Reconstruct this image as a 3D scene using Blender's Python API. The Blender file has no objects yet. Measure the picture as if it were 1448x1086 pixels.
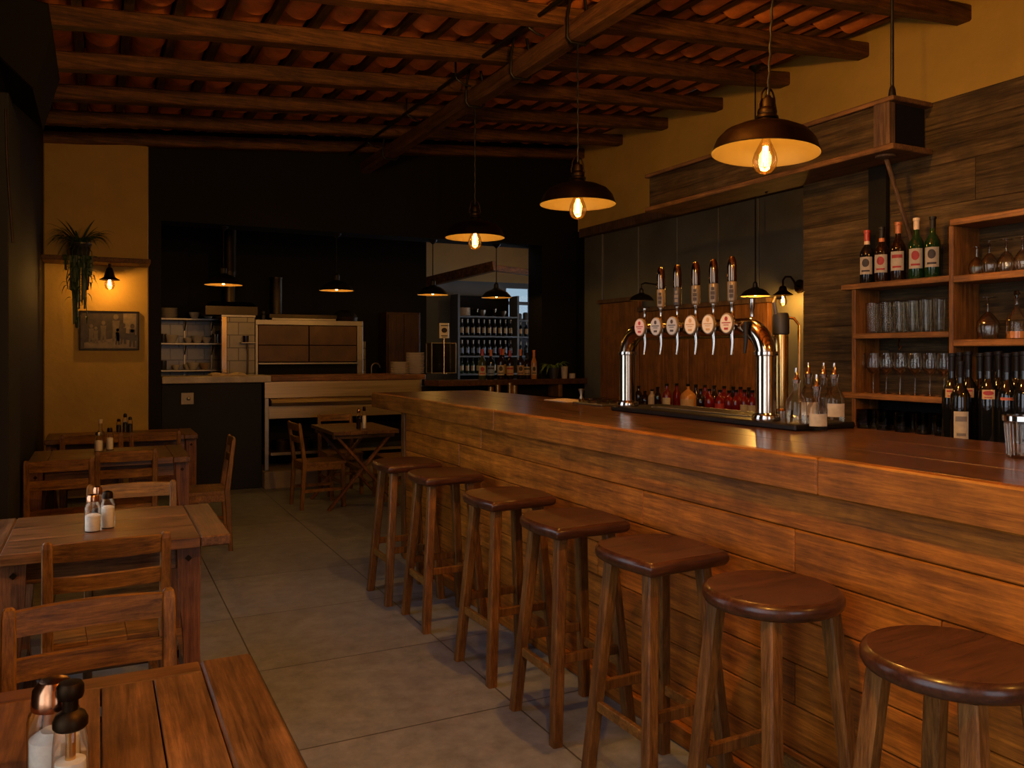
import bpy, bmesh, math, random
from mathutils import Vector, Matrix

RND = random.Random(11)
PI = math.pi
sc = bpy.context.scene
COL = sc.collection

# ------------------------------------------------------------------ camera frame (metres; eye 1.45 m above the floor)
FOC, CX, CY, EYE = 1165.0, 724.0, 498.0, 1.45
YAW = math.atan(584.0 / 1165.0)
SY, CYW = math.sin(YAW), math.cos(YAW)


def pix(px, py=None, X=None, Y=None, Z=None, d=None):
    """World point on the sight line through a photo pixel, at a known wall plane, level or depth."""
    r = (px - CX) / FOC
    dx, dy = SY + CYW * r, CYW - SY * r
    u = 0.0 if py is None else (CY - py) / FOC
    if d is None:
        if X is not None:
            d = X / dx
        elif Y is not None:
            d = Y / dy
        else:
            d = (Z - EYE) / u
    return Vector((dx * d, dy * d, EYE + u * d))


# ------------------------------------------------------------------ mesh builder
class MB:
    def __init__(s):
        s.v, s.f, s.mi, s.sm = [], [], [], []

    def add(s, vs, fs, mat=0, smooth=False, M=None):
        o = len(s.v)
        for p in vs:
            p = Vector(p)
            s.v.append(tuple(M @ p) if M is not None else tuple(p))
        for f in fs:
            s.f.append([i + o for i in f])
            s.mi.append(mat)
            s.sm.append(smooth)
        return s

    def box(s, x0, x1, y0, y1, z0, z1, b=0.004, mat=0, M=None):
        c = Vector(((x0 + x1) / 2, (y0 + y1) / 2, (z0 + z1) / 2))
        h = (abs(x1 - x0) / 2, abs(y1 - y0) / 2, abs(z1 - z0) / 2)
        b = min(b, 0.45 * min(h))
        if b <= 0:
            vs = [c + Vector((sx * h[0], sy * h[1], sz * h[2])) for sx in (-1, 1) for sy in (-1, 1) for sz in (-1, 1)]
            fs = [(0, 1, 3, 2), (4, 6, 7, 5), (0, 4, 5, 1), (2, 3, 7, 6), (0, 2, 6, 4), (1, 5, 7, 3)]
            return s.add(vs, fs, mat, False, M)
        vs, idx = [], {}
        for sx in (-1, 1):
            for sy in (-1, 1):
                for sz in (-1, 1):
                    sg = (sx, sy, sz)
                    for a in range(3):
                        p = [sg[k] * (h[k] if k == a else h[k] - b) for k in range(3)]
                        idx[(sg, a)] = len(vs)
                        vs.append(c + Vector(p))
        fs = []
        S = (-1, 1)
        for a in range(3):
            o1, o2 = [k for k in range(3) if k != a]
            for sa in S:
                q = []
                for (u, w) in ((-1, -1), (1, -1), (1, 1), (-1, 1)):
                    g = [0, 0, 0]
                    g[a], g[o1], g[o2] = sa, u, w
                    q.append(idx[(tuple(g), a)])
                fs.append(q)
            for u in S:
                for w in S:
                    g0, g1 = [0, 0, 0], [0, 0, 0]
                    g0[a], g0[o1], g0[o2] = -1, u, w
                    g1[a], g1[o1], g1[o2] = 1, u, w
                    fs.append([idx[(tuple(g0), o1)], idx[(tuple(g1), o1)], idx[(tuple(g1), o2)], idx[(tuple(g0), o2)]])
        for sx in S:
            for sy in S:
                for sz in S:
                    fs.append([idx[((sx, sy, sz), a)] for a in range(3)])
        return s.add(vs, fs, mat, False, M)

    def bar(s, p, q, w, h, b=0.004, up=(0, 0, 1), mat=0):
        """A squared bar from p to q; w across, h along up."""
        p, q = Vector(p), Vector(q)
        z = (q - p).normalized()
        u = Vector(up)
        if abs(z.dot(u)) > 0.98:
            u = Vector((0, 1, 0))
        x = u.cross(z).normalized()
        y = z.cross(x)
        M = Matrix((x, y, z)).transposed().to_4x4()
        M.translation = p
        return s.box(-w / 2, w / 2, -h / 2, h / 2, 0, (q - p).length, b, mat, M)

    def loft(s, rings, caps=True, smooth=False, mat=0, M=None, closed=True):
        n = len(rings[0])
        vs = [p for r in rings for p in r]
        fs = []
        for i in range(len(rings) - 1):
            for j in range(n if closed else n - 1):
                a, b = i * n + j, i * n + (j + 1) % n
                fs.append([a, b, b + n, a + n])
        if caps:
            fs.append(list(range(n)))
            fs.append([(len(rings) - 1) * n + j for j in range(n)])
        return s.add(vs, fs, mat, smooth, M)

    def lathe(s, prof, n=24, c=(0, 0, 0), mat=0, smooth=True, M=None):
        c = Vector(c)
        vs, fs, rows = [], [], []
        for r, z in prof:
            if r < 1e-6:
                rows.append([len(vs)])
                vs.append(c + Vector((0, 0, z)))
            else:
                rows.append(list(range(len(vs), len(vs) + n)))
                for k in range(n):
                    a = 2 * PI * k / n
                    vs.append(c + Vector((r * math.cos(a), r * math.sin(a), z)))
        for A, B in zip(rows, rows[1:]):
            for k in range(n):
                k2 = (k + 1) % n
                if len(A) == 1 and len(B) == 1:
                    continue
                if len(A) == 1:
                    fs.append([A[0], B[k], B[k2]])
                elif len(B) == 1:
                    fs.append([A[k], A[k2], B[0]])
                else:
                    fs.append([A[k], A[k2], B[k2], B[k]])
        return s.add(vs, fs, mat, smooth, M)

    def tube(s, pts, r, n=10, mat=0, caps=True, closed=False):
        pts = [Vector(p) for p in pts]
        rr = r if isinstance(r, (list, tuple)) else [r] * len(pts)
        rings, prev = [], None
        m = len(pts)
        for i, p in enumerate(pts):
            if closed:
                t = pts[(i + 1) % m] - pts[i - 1]
            else:
                t = pts[min(i + 1, m - 1)] - pts[max(i - 1, 0)]
            t.normalize()
            if prev is None:
                a = Vector((0, 0, 1)) if abs(t.z) < 0.9 else Vector((1, 0, 0))
                x = a.cross(t).normalized()
            else:
                x = (prev - t * prev.dot(t)).normalized()
            prev = x
            y = t.cross(x)
            rings.append([p + rr[i] * (math.cos(2 * PI * k / n) * x + math.sin(2 * PI * k / n) * y) for k in range(n)])
        if closed:
            rings.append(rings[0])
            caps = False
        return s.loft(rings, caps, True, mat)

    def prism(s, poly, a0, a1, axis='Z', mat=0, b=0.0, M=None):
        """Polygon of 2D points pushed along an axis (XY->Z, XZ->Y, YZ->X)."""
        def P(u, w, t):
            return {'Z': (u, w, t), 'Y': (u, t, w), 'X': (t, u, w)}[axis]
        if b > 0:
            cu = sum(p[0] for p in poly) / len(poly)
            cw = sum(p[1] for p in poly) / len(poly)
            def ins(p):
                dx, dy = p[0] - cu, p[1] - cw
                L = math.hypot(dx, dy) or 1
                k = max(0.0, (L - b) / L)
                return (cu + dx * k, cw + dy * k)
            inn = [ins(p) for p in poly]
            sgn = 1 if a1 > a0 else -1
            lv = [(inn, a0), (poly, a0 + sgn * b), (poly, a1 - sgn * b), (inn, a1)]
        else:
            lv = [(poly, a0), (poly, a1)]
        return s.loft([[P(u, w, t) for u, w in pl] for pl, t in lv], True, False, mat, M)

    def build(s, name, mats, parent=None, loc=None, rz=None, angle=38):
        me = bpy.data.meshes.new(name)
        me.from_pydata(s.v, [], s.f)
        if not isinstance(mats, (list, tuple)):
            mats = [mats]
        for m in mats:
            me.materials.append(m)
        me.polygons.foreach_set('material_index', s.mi)
        bm = bmesh.new()
        bm.from_mesh(me)
        bmesh.ops.recalc_face_normals(bm, faces=bm.faces)
        bm.to_mesh(me)
        bm.free()
        me.polygons.foreach_set('use_smooth', s.sm)
        if any(s.sm):
            me.set_sharp_from_angle(angle=math.radians(angle))
        me.update()
        o = bpy.data.objects.new(name, me)
        COL.objects.link(o)
        if parent is not None:
            o.parent = parent
        if loc is not None:
            o.location = loc
        if rz is not None:
            o.rotation_euler = (0, 0, rz)
        return o


def tag(o, label=None, cat=None, group=None, kind=None):
    if label:
        o['label'] = label
    if cat:
        o['category'] = cat
    if group:
        o['group'] = group
    if kind:
        o['kind'] = kind
    return o


def thing(name, label, cat, loc=(0, 0, 0), rz=0.0, group=None):
    o = bpy.data.objects.new(name, None)
    COL.objects.link(o)
    o.empty_display_size = 0.05
    o.location = loc
    o.rotation_euler = (0, 0, rz)
    return tag(o, label, cat, group)


def struct(name, mb, mats, parent=None, **k):
    return tag(mb.build(name, mats, parent, **k), kind='structure')


def dup(root, loc, rz=0.0, label=None, group=None, scale=None):
    def cp(o, par):
        c = o.copy()
        COL.objects.link(c)
        if par is not None:
            c.parent = par
        for ch in [x for x in o.children]:
            cp(ch, c)
        return c
    r = cp(root, None)
    r.location = loc
    r.rotation_euler = (0, 0, rz)
    if scale is not None:
        r.scale = scale
    if label:
        r['label'] = label
    if group:
        r['group'] = group
    return r


ORD = 'first second third fourth fifth sixth seventh eighth ninth tenth eleventh twelfth thirteenth fourteenth fifteenth sixteenth seventeenth eighteenth nineteenth twentieth'.split()


# ------------------------------------------------------------------ materials
def new_mat(name):
    m = bpy.data.materials.new(name)
    m.use_nodes = True
    nt = m.node_tree
    for n in list(nt.nodes):
        nt.nodes.remove(n)
    out = nt.nodes.new('ShaderNodeOutputMaterial')
    return m, nt, out


def N(nt, typ, **kw):
    n = nt.nodes.new(typ)
    for k, v in kw.items():
        if k in n.inputs:
            n.inputs[k].default_value = v
        else:
            setattr(n, k, v)
    return n


def rgba(c):
    return (c[0], c[1], c[2], 1.0)


def ramp(nt, stops):
    r = nt.nodes.new('ShaderNodeValToRGB')
    e = r.color_ramp.elements
    while len(e) < len(stops):
        e.new(0.5)
    for el, (p, c) in zip(e, stops):
        el.position = p
        el.color = rgba(c)
    return r


def coords(nt, scale, rnd=True):
    tc = N(nt, 'ShaderNodeTexCoord')
    mp = N(nt, 'ShaderNodeMapping')
    mp.inputs['Scale'].default_value = scale
    nt.links.new(tc.outputs['Object'], mp.inputs['Vector'])
    if rnd:
        oi = N(nt, 'ShaderNodeObjectInfo')
        geo = N(nt, 'ShaderNodeNewGeometry')
        ad = N(nt, 'ShaderNodeMath', operation='ADD')
        nt.links.new(oi.outputs['Random'], ad.inputs[0])
        nt.links.new(geo.outputs['Random Per Island'], ad.inputs[1])
        mu = N(nt, 'ShaderNodeMath', operation='MULTIPLY')
        nt.links.new(ad.outputs[0], mu.inputs[0])
        mu.inputs[1].default_value = 37.0
        nt.links.new(mu.outputs[0], mp.inputs['Location'])
    return mp


def wood(name, dark, light, axis='X', rough=0.42, grain=1.0, island=0.25, coat=0.0, knots=False, bump=0.25, spec=0.28, fine=0.3):
    m, nt, out = new_mat(name)
    L = nt.links.new
    lo, hi = 1.5 * grain, 30.0 * grain
    s = {'X': (lo, hi, hi), 'Y': (hi, lo, hi), 'Z': (hi, hi, lo)}[axis]
    mp = coords(nt, s)
    n1 = N(nt, 'ShaderNodeTexNoise', Scale=1.0, Detail=6.0, Roughness=0.6, Distortion=1.1)
    n2 = N(nt, 'ShaderNodeTexNoise', Scale=3.6, Detail=5.0, Roughness=0.75, Distortion=0.3)
    L(mp.outputs[0], n1.inputs['Vector'])
    L(mp.outputs[0], n2.inputs['Vector'])
    mx = N(nt, 'ShaderNodeMath', operation='MULTIPLY_ADD')
    mx.inputs[1].default_value = 0.45
    L(n2.outputs[0], mx.inputs[0])
    sc1 = N(nt, 'ShaderNodeMath', operation='MULTIPLY')
    sc1.inputs[1].default_value = 0.6
    L(n1.outputs[0], sc1.inputs[0])
    L(sc1.outputs[0], mx.inputs[2])
    mid = tuple((a + b) / 2 for a, b in zip(dark, light))
    cr = ramp(nt, [(0.40, dark), (0.53, mid), (0.66, light)])
    L(mx.outputs[0], cr.inputs[0])
    col = cr.outputs[0]
    if knots:
        mp2 = coords(nt, tuple(1.6 if v == lo else 4.6 for v in s))
        vo = N(nt, 'ShaderNodeTexVoronoi', Scale=1.0)
        L(mp2.outputs[0], vo.inputs['Vector'])
        kr = ramp(nt, [(0.05, (0.25, 0.25, 0.25)), (0.13, (1, 1, 1))])
        L(vo.outputs['Distance'], kr.inputs[0])
        mm = N(nt, 'ShaderNodeMix', data_type='RGBA', blend_type='MULTIPLY')
        mm.inputs[0].default_value = 0.75
        L(col, mm.inputs[6])
        L(kr.outputs[0], mm.inputs[7])
        col = mm.outputs[2]
    mp3 = coords(nt, tuple(9.0 * grain if v == lo else 150.0 * grain for v in s))
    n3 = N(nt, 'ShaderNodeTexNoise', Scale=1.0, Detail=3.0, Roughness=0.8, Distortion=0.2)
    L(mp3.outputs[0], n3.inputs['Vector'])
    fr = ramp(nt, [(0.32, (1 - fine,) * 3), (0.66, (1 + fine * 0.8,) * 3)])
    L(n3.outputs[0], fr.inputs[0])
    mp4 = coords(nt, (7.0, 7.0, 7.0))
    n4 = N(nt, 'ShaderNodeTexNoise', Scale=1.0, Detail=4.0, Roughness=0.6)
    L(mp4.outputs[0], n4.inputs['Vector'])
    fr4 = ramp(nt, [(0.35, (0.74,) * 3), (0.62, (1.12,) * 3)])
    L(n4.outputs[0], fr4.inputs[0])
    for src_ in (fr, fr4):
        m3 = N(nt, 'ShaderNodeMix', data_type='RGBA', blend_type='MULTIPLY')
        m3.inputs[0].default_value = 1.0
        L(col, m3.inputs[6])
        L(src_.outputs[0], m3.inputs[7])
        col = m3.outputs[2]
    hsv = N(nt, 'ShaderNodeHueSaturation')
    geo = N(nt, 'ShaderNodeNewGeometry')
    oi = N(nt, 'ShaderNodeObjectInfo')
    av = N(nt, 'ShaderNodeMath', operation='ADD')
    L(geo.outputs['Random Per Island'], av.inputs[0])
    L(oi.outputs['Random'], av.inputs[1])
    mr = N(nt, 'ShaderNodeMapRange')
    mr.inputs['From Max'].default_value = 2.0
    mr.inputs['To Min'].default_value = 1.0 - island
    mr.inputs['To Max'].default_value = 1.0 + island
    L(av.outputs[0], mr.inputs['Value'])
    L(mr.outputs[0], hsv.inputs['Value'])
    L(col, hsv.inputs['Color'])
    col = hsv.outputs[0]
    bs = N(nt, 'ShaderNodeBsdfPrincipled')
    bs.inputs['Specular IOR Level'].default_value = spec
    bs.inputs['Coat Weight'].default_value = coat
    bs.inputs['Coat Roughness'].default_value = 0.16
    L(col, bs.inputs['Base Color'])
    rr = N(nt, 'ShaderNodeMapRange')
    rr.inputs['To Min'].default_value = max(0.05, rough - 0.1)
    rr.inputs['To Max'].default_value = rough + 0.12
    L(n1.outputs[0], rr.inputs['Value'])
    L(rr.outputs[0], bs.inputs['Roughness'])
    bp = N(nt, 'ShaderNodeBump', Strength=bump, Distance=0.004)
    L(mx.outputs[0], bp.inputs['Height'])
    L(bp.outputs[0], bs.inputs['Normal'])
    L(bs.outputs[0], out.inputs[0])
    return m


def paint(name, c, rough=0.6, var=0.12, scale=4.0, bump=0.15, metal=0.0, spec=0.5, coat=0.0, bscale=None):
    m, nt, out = new_mat(name)
    L = nt.links.new
    mp = coords(nt, (scale, scale, scale), rnd=False)
    n = N(nt, 'ShaderNodeTexNoise', Scale=1.0, Detail=7.0, Roughness=0.6)
    L(mp.outputs[0], n.inputs['Vector'])
    cr = ramp(nt, [(0.3, tuple(v * (1 - var) for v in c)), (0.7, tuple(v * (1 + var) for v in c))])
    L(n.outputs[0], cr.inputs[0])
    bs = N(nt, 'ShaderNodeBsdfPrincipled', Metallic=metal, Roughness=rough)
    bs.inputs['Specular IOR Level'].default_value = spec
    bs.inputs['Coat Weight'].default_value = coat
    L(cr.outputs[0], bs.inputs['Base Color'])
    if bump:
        n3 = N(nt, 'ShaderNodeTexNoise', Scale=bscale or 6.0, Detail=6.0, Roughness=0.65)
        L(mp.outputs[0], n3.inputs['Vector'])
        bp = N(nt, 'ShaderNodeBump', Strength=bump, Distance=0.01)
        L(n3.outputs[0], bp.inputs['Height'])
        L(bp.outputs[0], bs.inputs['Normal'])
    L(bs.outputs[0], out.inputs[0])
    return m


def metal(name, c, rough=0.3, var=0.1, brushed=None):
    m, nt, out = new_mat(name)
    L = nt.links.new
    s = {'X': (1.5, 90, 90), 'Y': (90, 1.5, 90), 'Z': (60, 60, 1.0), None: (9, 9, 9)}[brushed]
    mp = coords(nt, s, rnd=False)
    n = N(nt, 'ShaderNodeTexNoise', Scale=1.0, Detail=4.0)
    L(mp.outputs[0], n.inputs['Vector'])
    cr = ramp(nt, [(0.3, tuple(v * (1 - var) for v in c)), (0.7, c)])
    L(n.outputs[0], cr.inputs[0])
    rr = N(nt, 'ShaderNodeMapRange')
    rr.inputs['To Min'].default_value = max(0.03, rough - 0.08)
    rr.inputs['To Max'].default_value = rough + 0.1
    L(n.outputs[0], rr.inputs['Value'])
    bs = N(nt, 'ShaderNodeBsdfPrincipled', Metallic=1.0)
    L(cr.outputs[0], bs.inputs['Base Color'])
    L(rr.outputs[0], bs.inputs['Roughness'])
    L(bs.outputs[0], out.inputs[0])
    return m


def glass(name, tint=(1, 1, 1), refl=0.7, rough=0.02):
    """Thin clear glass: light passes straight through, edges and glints reflect."""
    m, nt, out = new_mat(name)
    L = nt.links.new
    tr = N(nt, 'ShaderNodeBsdfTransparent')
    fc = N(nt, 'ShaderNodeLayerWeight', Blend=0.5)
    er = ramp(nt, [(0.55, tint), (0.82, tuple(v * 0.72 for v in tint)), (0.98, tuple(v * 0.25 for v in tint))])
    L(fc.outputs['Facing'], er.inputs[0])
    L(er.outputs[0], tr.inputs[0])
    gl = N(nt, 'ShaderNodeBsdfGlossy', Roughness=rough)
    gl.inputs[0].default_value = (0.95, 0.87, 0.74, 1)
    lw = N(nt, 'ShaderNodeLayerWeight', Blend=0.35)
    mu = N(nt, 'ShaderNodeMath', operation='MULTIPLY_ADD')
    mu.inputs[1].default_value = refl
    mu.inputs[2].default_value = 0.0
    L(lw.outputs['Fresnel'], mu.inputs[0])
    mx = N(nt, 'ShaderNodeMixShader')
    L(mu.outputs[0], mx.inputs[0])
    L(tr.outputs[0], mx.inputs[1])
    L(gl.outputs[0], mx.inputs[2])
    L(mx.outputs[0], out.inputs[0])
    return m


def emit(name, c, s):
    m, nt, out = new_mat(name)
    e = N(nt, 'ShaderNodeEmission', Strength=s)
    e.inputs[0].default_value = rgba(c)
    nt.links.new(e.outputs[0], out.inputs[0])
    return m


def grid_mat(name, c, mortar, w, h, plane, gap=0.004, rough=0.4, var=0.1, origin=(0, 0, 0), offset=0.0, noise=3.0, bump=0.3, nvar=0.25, rrange=0.1):
    """Square or oblong tiles; plane 'XY' (floor), 'XZ' or 'YZ' (walls)."""
    m, nt, out = new_mat(name)
    L = nt.links.new
    tc = N(nt, 'ShaderNodeTexCoord')
    mp = N(nt, 'ShaderNodeMapping')
    mp.inputs['Location'].default_value = tuple(-v for v in origin)
    L(tc.outputs['Object'], mp.inputs['Vector'])
    sep = N(nt, 'ShaderNodeSeparateXYZ')
    L(mp.outputs[0], sep.inputs[0])
    cmb = N(nt, 'ShaderNodeCombineXYZ')
    L(sep.outputs[plane[0]], cmb.inputs[0])
    L(sep.outputs[plane[1]], cmb.inputs[1])
    br = N(nt, 'ShaderNodeTexBrick', offset=offset, squash=1.0)
    br.inputs['Scale'].default_value = 1.0
    br.inputs['Brick Width'].default_value = w
    br.inputs['Row Height'].default_value = h
    br.inputs['Mortar Size'].default_value = gap
    br.inputs['Mortar Smooth'].default_value = 0.2
    br.inputs['Color1'].default_value = rgba(tuple(v * (1 - var) for v in c))
    br.inputs['Color2'].default_value = rgba(tuple(v * (1 + var) for v in c))
    br.inputs['Mortar'].default_value = rgba(mortar)
    L(cmb.outputs[0], br.inputs['Vector'])
    n = N(nt, 'ShaderNodeTexNoise', Scale=noise, Detail=9.0, Roughness=0.7, Distortion=0.15)
    L(mp.outputs[0], n.inputs['Vector'])
    cr = ramp(nt, [(0.3, (1 - nvar,) * 3), (0.7, (1 + nvar,) * 3)])
    L(n.outputs[0], cr.inputs[0])
    mm = N(nt, 'ShaderNodeMix', data_type='RGBA', blend_type='MULTIPLY')
    mm.inputs[0].default_value = 1.0
    L(br.outputs['Color'], mm.inputs[6])
    L(cr.outputs[0], mm.inputs[7])
    bs = N(nt, 'ShaderNodeBsdfPrincipled', Roughness=rough)
    L(mm.outputs[2], bs.inputs['Base Color'])
    rr = N(nt, 'ShaderNodeMapRange')
    rr.inputs['To Min'].default_value = rough - rrange
    rr.inputs['To Max'].default_value = rough + rrange
    L(n.outputs[0], rr.inputs['Value'])
    L(rr.outputs[0], bs.inputs['Roughness'])
    b1 = N(nt, 'ShaderNodeBump', Strength=bump * 0.4, Distance=0.01)
    L(n.outputs[0], b1.inputs['Height'])
    inv = N(nt, 'ShaderNodeMath', operation='SUBTRACT')
    inv.inputs[0].default_value = 1.0
    L(br.outputs['Fac'], inv.inputs[1])
    b2 = N(nt, 'ShaderNodeBump', Strength=bump, Distance=0.004)
    L(inv.outputs[0], b2.inputs['Height'])
    L(b1.outputs[0], b2.inputs['Normal'])
    L(b2.outputs[0], bs.inputs['Normal'])
    L(bs.outputs[0], out.inputs[0])
    return m


WARM = (1.0, 0.50, 0.10)
M_bartop = wood('bar top wood', (0.034, 0.0125, 0.0033), (0.11, 0.042, 0.0095), 'Y', 0.30, 0.9, 0.12, coat=0.22, bump=0.08)
M_fascia = wood('bar edge wood', (0.14, 0.046, 0.005), (0.32, 0.115, 0.011), 'Y', 0.45, 0.9, 0.06, knots=True, bump=0.12)
M_barfront = wood('bar front boards', (0.17, 0.050, 0.003), (0.44, 0.135, 0.009), 'Y', 0.5, 0.9, 0.10, knots=True, bump=0.35)
M_stoolseat = wood('stool seat wood', (0.028, 0.009, 0.004), (0.075, 0.024, 0.008), 'X', 0.30, 1.0, 0.10, coat=0.25, bump=0.1)
M_stoolleg = wood('stool leg wood', (0.075, 0.027, 0.006), (0.21, 0.087, 0.016), 'Z', 0.42, 1.3, 0.15, bump=0.15)
M_tableX = wood('table boards lengthwise', (0.065, 0.027, 0.009), (0.23, 0.105, 0.034), 'X', 0.36, 0.9, 0.16, knots=True, bump=0.2)
M_tableY = wood('table boards crosswise', (0.055, 0.025, 0.009), (0.19, 0.092, 0.032), 'Y', 0.38, 0.9, 0.16, knots=True, bump=0.2)
M_tableleg = wood('table leg wood', (0.085, 0.03, 0.011), (0.22, 0.088, 0.03), 'Z', 0.42, 1.2, 0.12)
M_chairZ = wood('chair upright wood', (0.085, 0.035, 0.006), (0.25, 0.112, 0.019), 'Z', 0.45, 1.3, 0.12)
M_chairX = wood('chair rail wood', (0.085, 0.034, 0.006), (0.28, 0.126, 0.02), 'X', 0.45, 1.2, 0.14)
M_beam = wood('roof timber', (0.03, 0.011, 0.003), (0.19, 0.078, 0.018), 'X', 0.6, 0.8, 0.2, knots=True, bump=0.6, spec=0.3)
M_beamY = wood('purlin timber', (0.045, 0.017, 0.005), (0.165, 0.07, 0.018), 'Y', 0.6, 0.8, 0.2, bump=0.5, spec=0.3)
M_batten = wood('batten timber', (0.07, 0.032, 0.010), (0.20, 0.095, 0.03), 'Y', 0.65, 1.0, 0.3, bump=0.3, spec=0.3)
M_grey = wood('weathered boards', (0.018, 0.010, 0.0035), (0.088, 0.056, 0.021), 'Y', 0.75, 0.7, 0.16, knots=False, bump=0.9, spec=0.2)
M_greyZ = wood('weathered post', (0.06, 0.034, 0.017), (0.16, 0.09, 0.044), 'Z', 0.65, 0.9, 0.15, bump=0.5, spec=0.2)
M_shelf = wood('shelf pine', (0.13, 0.05, 0.011), (0.30, 0.13, 0.028), 'Y', 0.45, 1.0, 0.12)
M_shelfZ = wood('shelf pine upright', (0.11, 0.042, 0.009), (0.26, 0.11, 0.024), 'Z', 0.45, 1.0, 0.12)
M_panel = wood('stained panel', (0.11, 0.042, 0.009), (0.26, 0.10, 0.022), 'Z', 0.55, 0.6, 0.12)
M_kwood = wood('kitchen counter wood', (0.12, 0.048, 0.017), (0.28, 0.12, 0.042), 'X', 0.36, 0.8, 0.1)
M_terra = paint('terracotta', (0.85, 0.255, 0.052), 0.75, 0.35, 5.0, 0.3)
M_black = paint('black wall paint', (0.0055, 0.0045, 0.004), 0.7, 0.15, 2.0, 0.2, spec=0.2)
M_black2 = paint('charcoal wall paint', (0.010, 0.011, 0.014), 0.7, 0.2, 2.0, 0.2, spec=0.25)
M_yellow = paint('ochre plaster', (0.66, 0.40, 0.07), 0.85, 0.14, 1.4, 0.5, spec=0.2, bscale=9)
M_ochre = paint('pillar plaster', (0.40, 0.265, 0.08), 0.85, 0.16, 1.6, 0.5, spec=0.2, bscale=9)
M_darksteel = metal('dark brown steel', (0.045, 0.034, 0.022), 0.4, 0.3)  # one dark brown tone, mottled at random
M_beige = paint('tan plaster', (0.40, 0.26, 0.10), 0.8, 0.1, 1.5, 0.3)
M_bluegrey = paint('blue grey paint', (0.10, 0.12, 0.14), 0.6, 0.12, 2.0, 0.2)
M_green = paint('grey green boards', (0.10, 0.096, 0.072), 0.5, 0.2, 2.5, 0.15)
M_concrete = paint('concrete', (0.26, 0.2, 0.14), 0.8, 0.2, 3.0, 0.5)
M_stone = paint('stone slab', (0.34, 0.28, 0.20), 0.4, 0.35, 7.0, 0.2)
M_steelX = metal('brushed steel', (0.42, 0.33, 0.21), 0.32, 0.18, 'X')
M_steel = metal('polished steel', (0.52, 0.44, 0.34), 0.12, 0.02, None)
M_steel2 = metal('dull steel', (0.28, 0.25, 0.21), 0.4, 0.15)
M_chrome = metal('chrome', (0.55, 0.5, 0.44), 0.1, 0.03)
M_iron = paint('black iron', (0.015, 0.012, 0.010), 0.45, 0.3, 20, 0.1, metal=0.6)
M_bronze = metal('dark bronze', (0.034, 0.020, 0.010), 0.48, 0.4)
M_copper = metal('copper', (0.55, 0.27, 0.14), 0.22, 0.1)
M_brass = metal('brass', (0.72, 0.46, 0.16), 0.22, 0.12)
M_enamel = paint('cream enamel', (0.105, 0.072, 0.024), 0.5, 0.06, 8, 0.0)
M_glass = glass('clear glass', (1, 1, 1), 0.6)
M_jug = glass('thick clear plastic', (0.95, 0.93, 0.9), 1.1, 0.05)
M_enamel2 = paint('lamp lining', (0.26, 0.16, 0.055), 0.5, 0.05, 8, 0.0)
M_stem = glass('stem glass', (0.9, 0.88, 0.84), 1.6, 0.06)
M_glassdim = glass('smoky glass', (0.55, 0.5, 0.42))
M_bulb = glass('bulb glass', (1.0, 0.9, 0.7), 0.6)
M_fil = emit('filament glow', (1.0, 0.62, 0.22), 40)
M_fildim = emit('dim bulb glow', (1.0, 0.62, 0.25), 9)
M_wine = paint('dark bottle glass', (0.006, 0.006, 0.005), 0.07, 0.1, 6, 0, coat=0.15)
M_winegreen = paint('green bottle glass', (0.008, 0.03, 0.008), 0.07, 0.1, 6, 0, coat=0.15)
M_winebrown = paint('brown bottle glass', (0.014, 0.006, 0.003), 0.07, 0.1, 6, 0, coat=0.15)
M_wineolive = paint('olive bottle glass', (0.035, 0.045, 0.012), 0.08, 0.1, 6, 0, coat=0.15)
M_red = paint('red cordial', (0.12, 0.006, 0.006), 0.08, 0.1, 6, 0, coat=0.15)
M_amberliq = paint('amber spirit', (0.45, 0.19, 0.05), 0.12, 0.1, 6, 0)
M_cream = paint('cream label paper', (0.42, 0.35, 0.23), 0.7, 0.12, 60, 0)
M_bluelabel = paint('blue label paper', (0.18, 0.25, 0.38), 0.7, 0.1, 60, 0)
M_tanlabel = paint('tan label paper', (0.48, 0.30, 0.13), 0.7, 0.1, 60, 0)
M_redink = paint('red ink', (0.32, 0.02, 0.015), 0.6, 0.1, 60, 0)
M_darkink = paint('dark ink', (0.03, 0.02, 0.015), 0.6, 0.1, 60, 0)
M_greyink = paint('grey ink', (0.16, 0.14, 0.12), 0.6, 0.1, 60, 0)
M_foilred = paint('red foil', (0.30, 0.02, 0.012), 0.35, 0.1, 60, 0)
M_foilorange = paint('orange foil', (0.50, 0.14, 0.03), 0.35, 0.1, 60, 0)
M_foilcream = paint('cream foil', (0.55, 0.42, 0.28), 0.4, 0.1, 60, 0)
M_foilblack = paint('black foil', (0.006, 0.005, 0.005), 0.4, 0.1, 60, 0, spec=0.2)
M_white = paint('white china', (0.66, 0.57, 0.44), 0.25, 0.05, 8, 0, coat=0.3)
M_salt = paint('salt and sugar', (0.72, 0.66, 0.54), 0.9, 0.08, 90, 0.3)
M_leaf = paint('green leaf', (0.030, 0.060, 0.014), 0.45, 0.4, 12, 0)
M_leafbright = paint('bright leaf', (0.17, 0.26, 0.05), 0.45, 0.35, 12, 0)
M_pot = paint('dark pot glaze', (0.03, 0.025, 0.02), 0.4, 0.2, 8, 0)
M_cup = paint('pale clay', (0.5, 0.38, 0.24), 0.6, 0.1, 12, 0.1)
M_cloth = paint('linen', (0.50, 0.37, 0.22), 0.9, 0.12, 30, 0.4)
M_rubber = paint('black rubber', (0.012, 0.012, 0.012), 0.5, 0.1, 10, 0)
M_printdark = paint('photograph dark tone', (0.03, 0.02, 0.014), 0.5, 0.6, 16, 0)
M_printmid = paint('photograph middle tone', (0.16, 0.12, 0.08), 0.5, 0.3, 20, 0)
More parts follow.
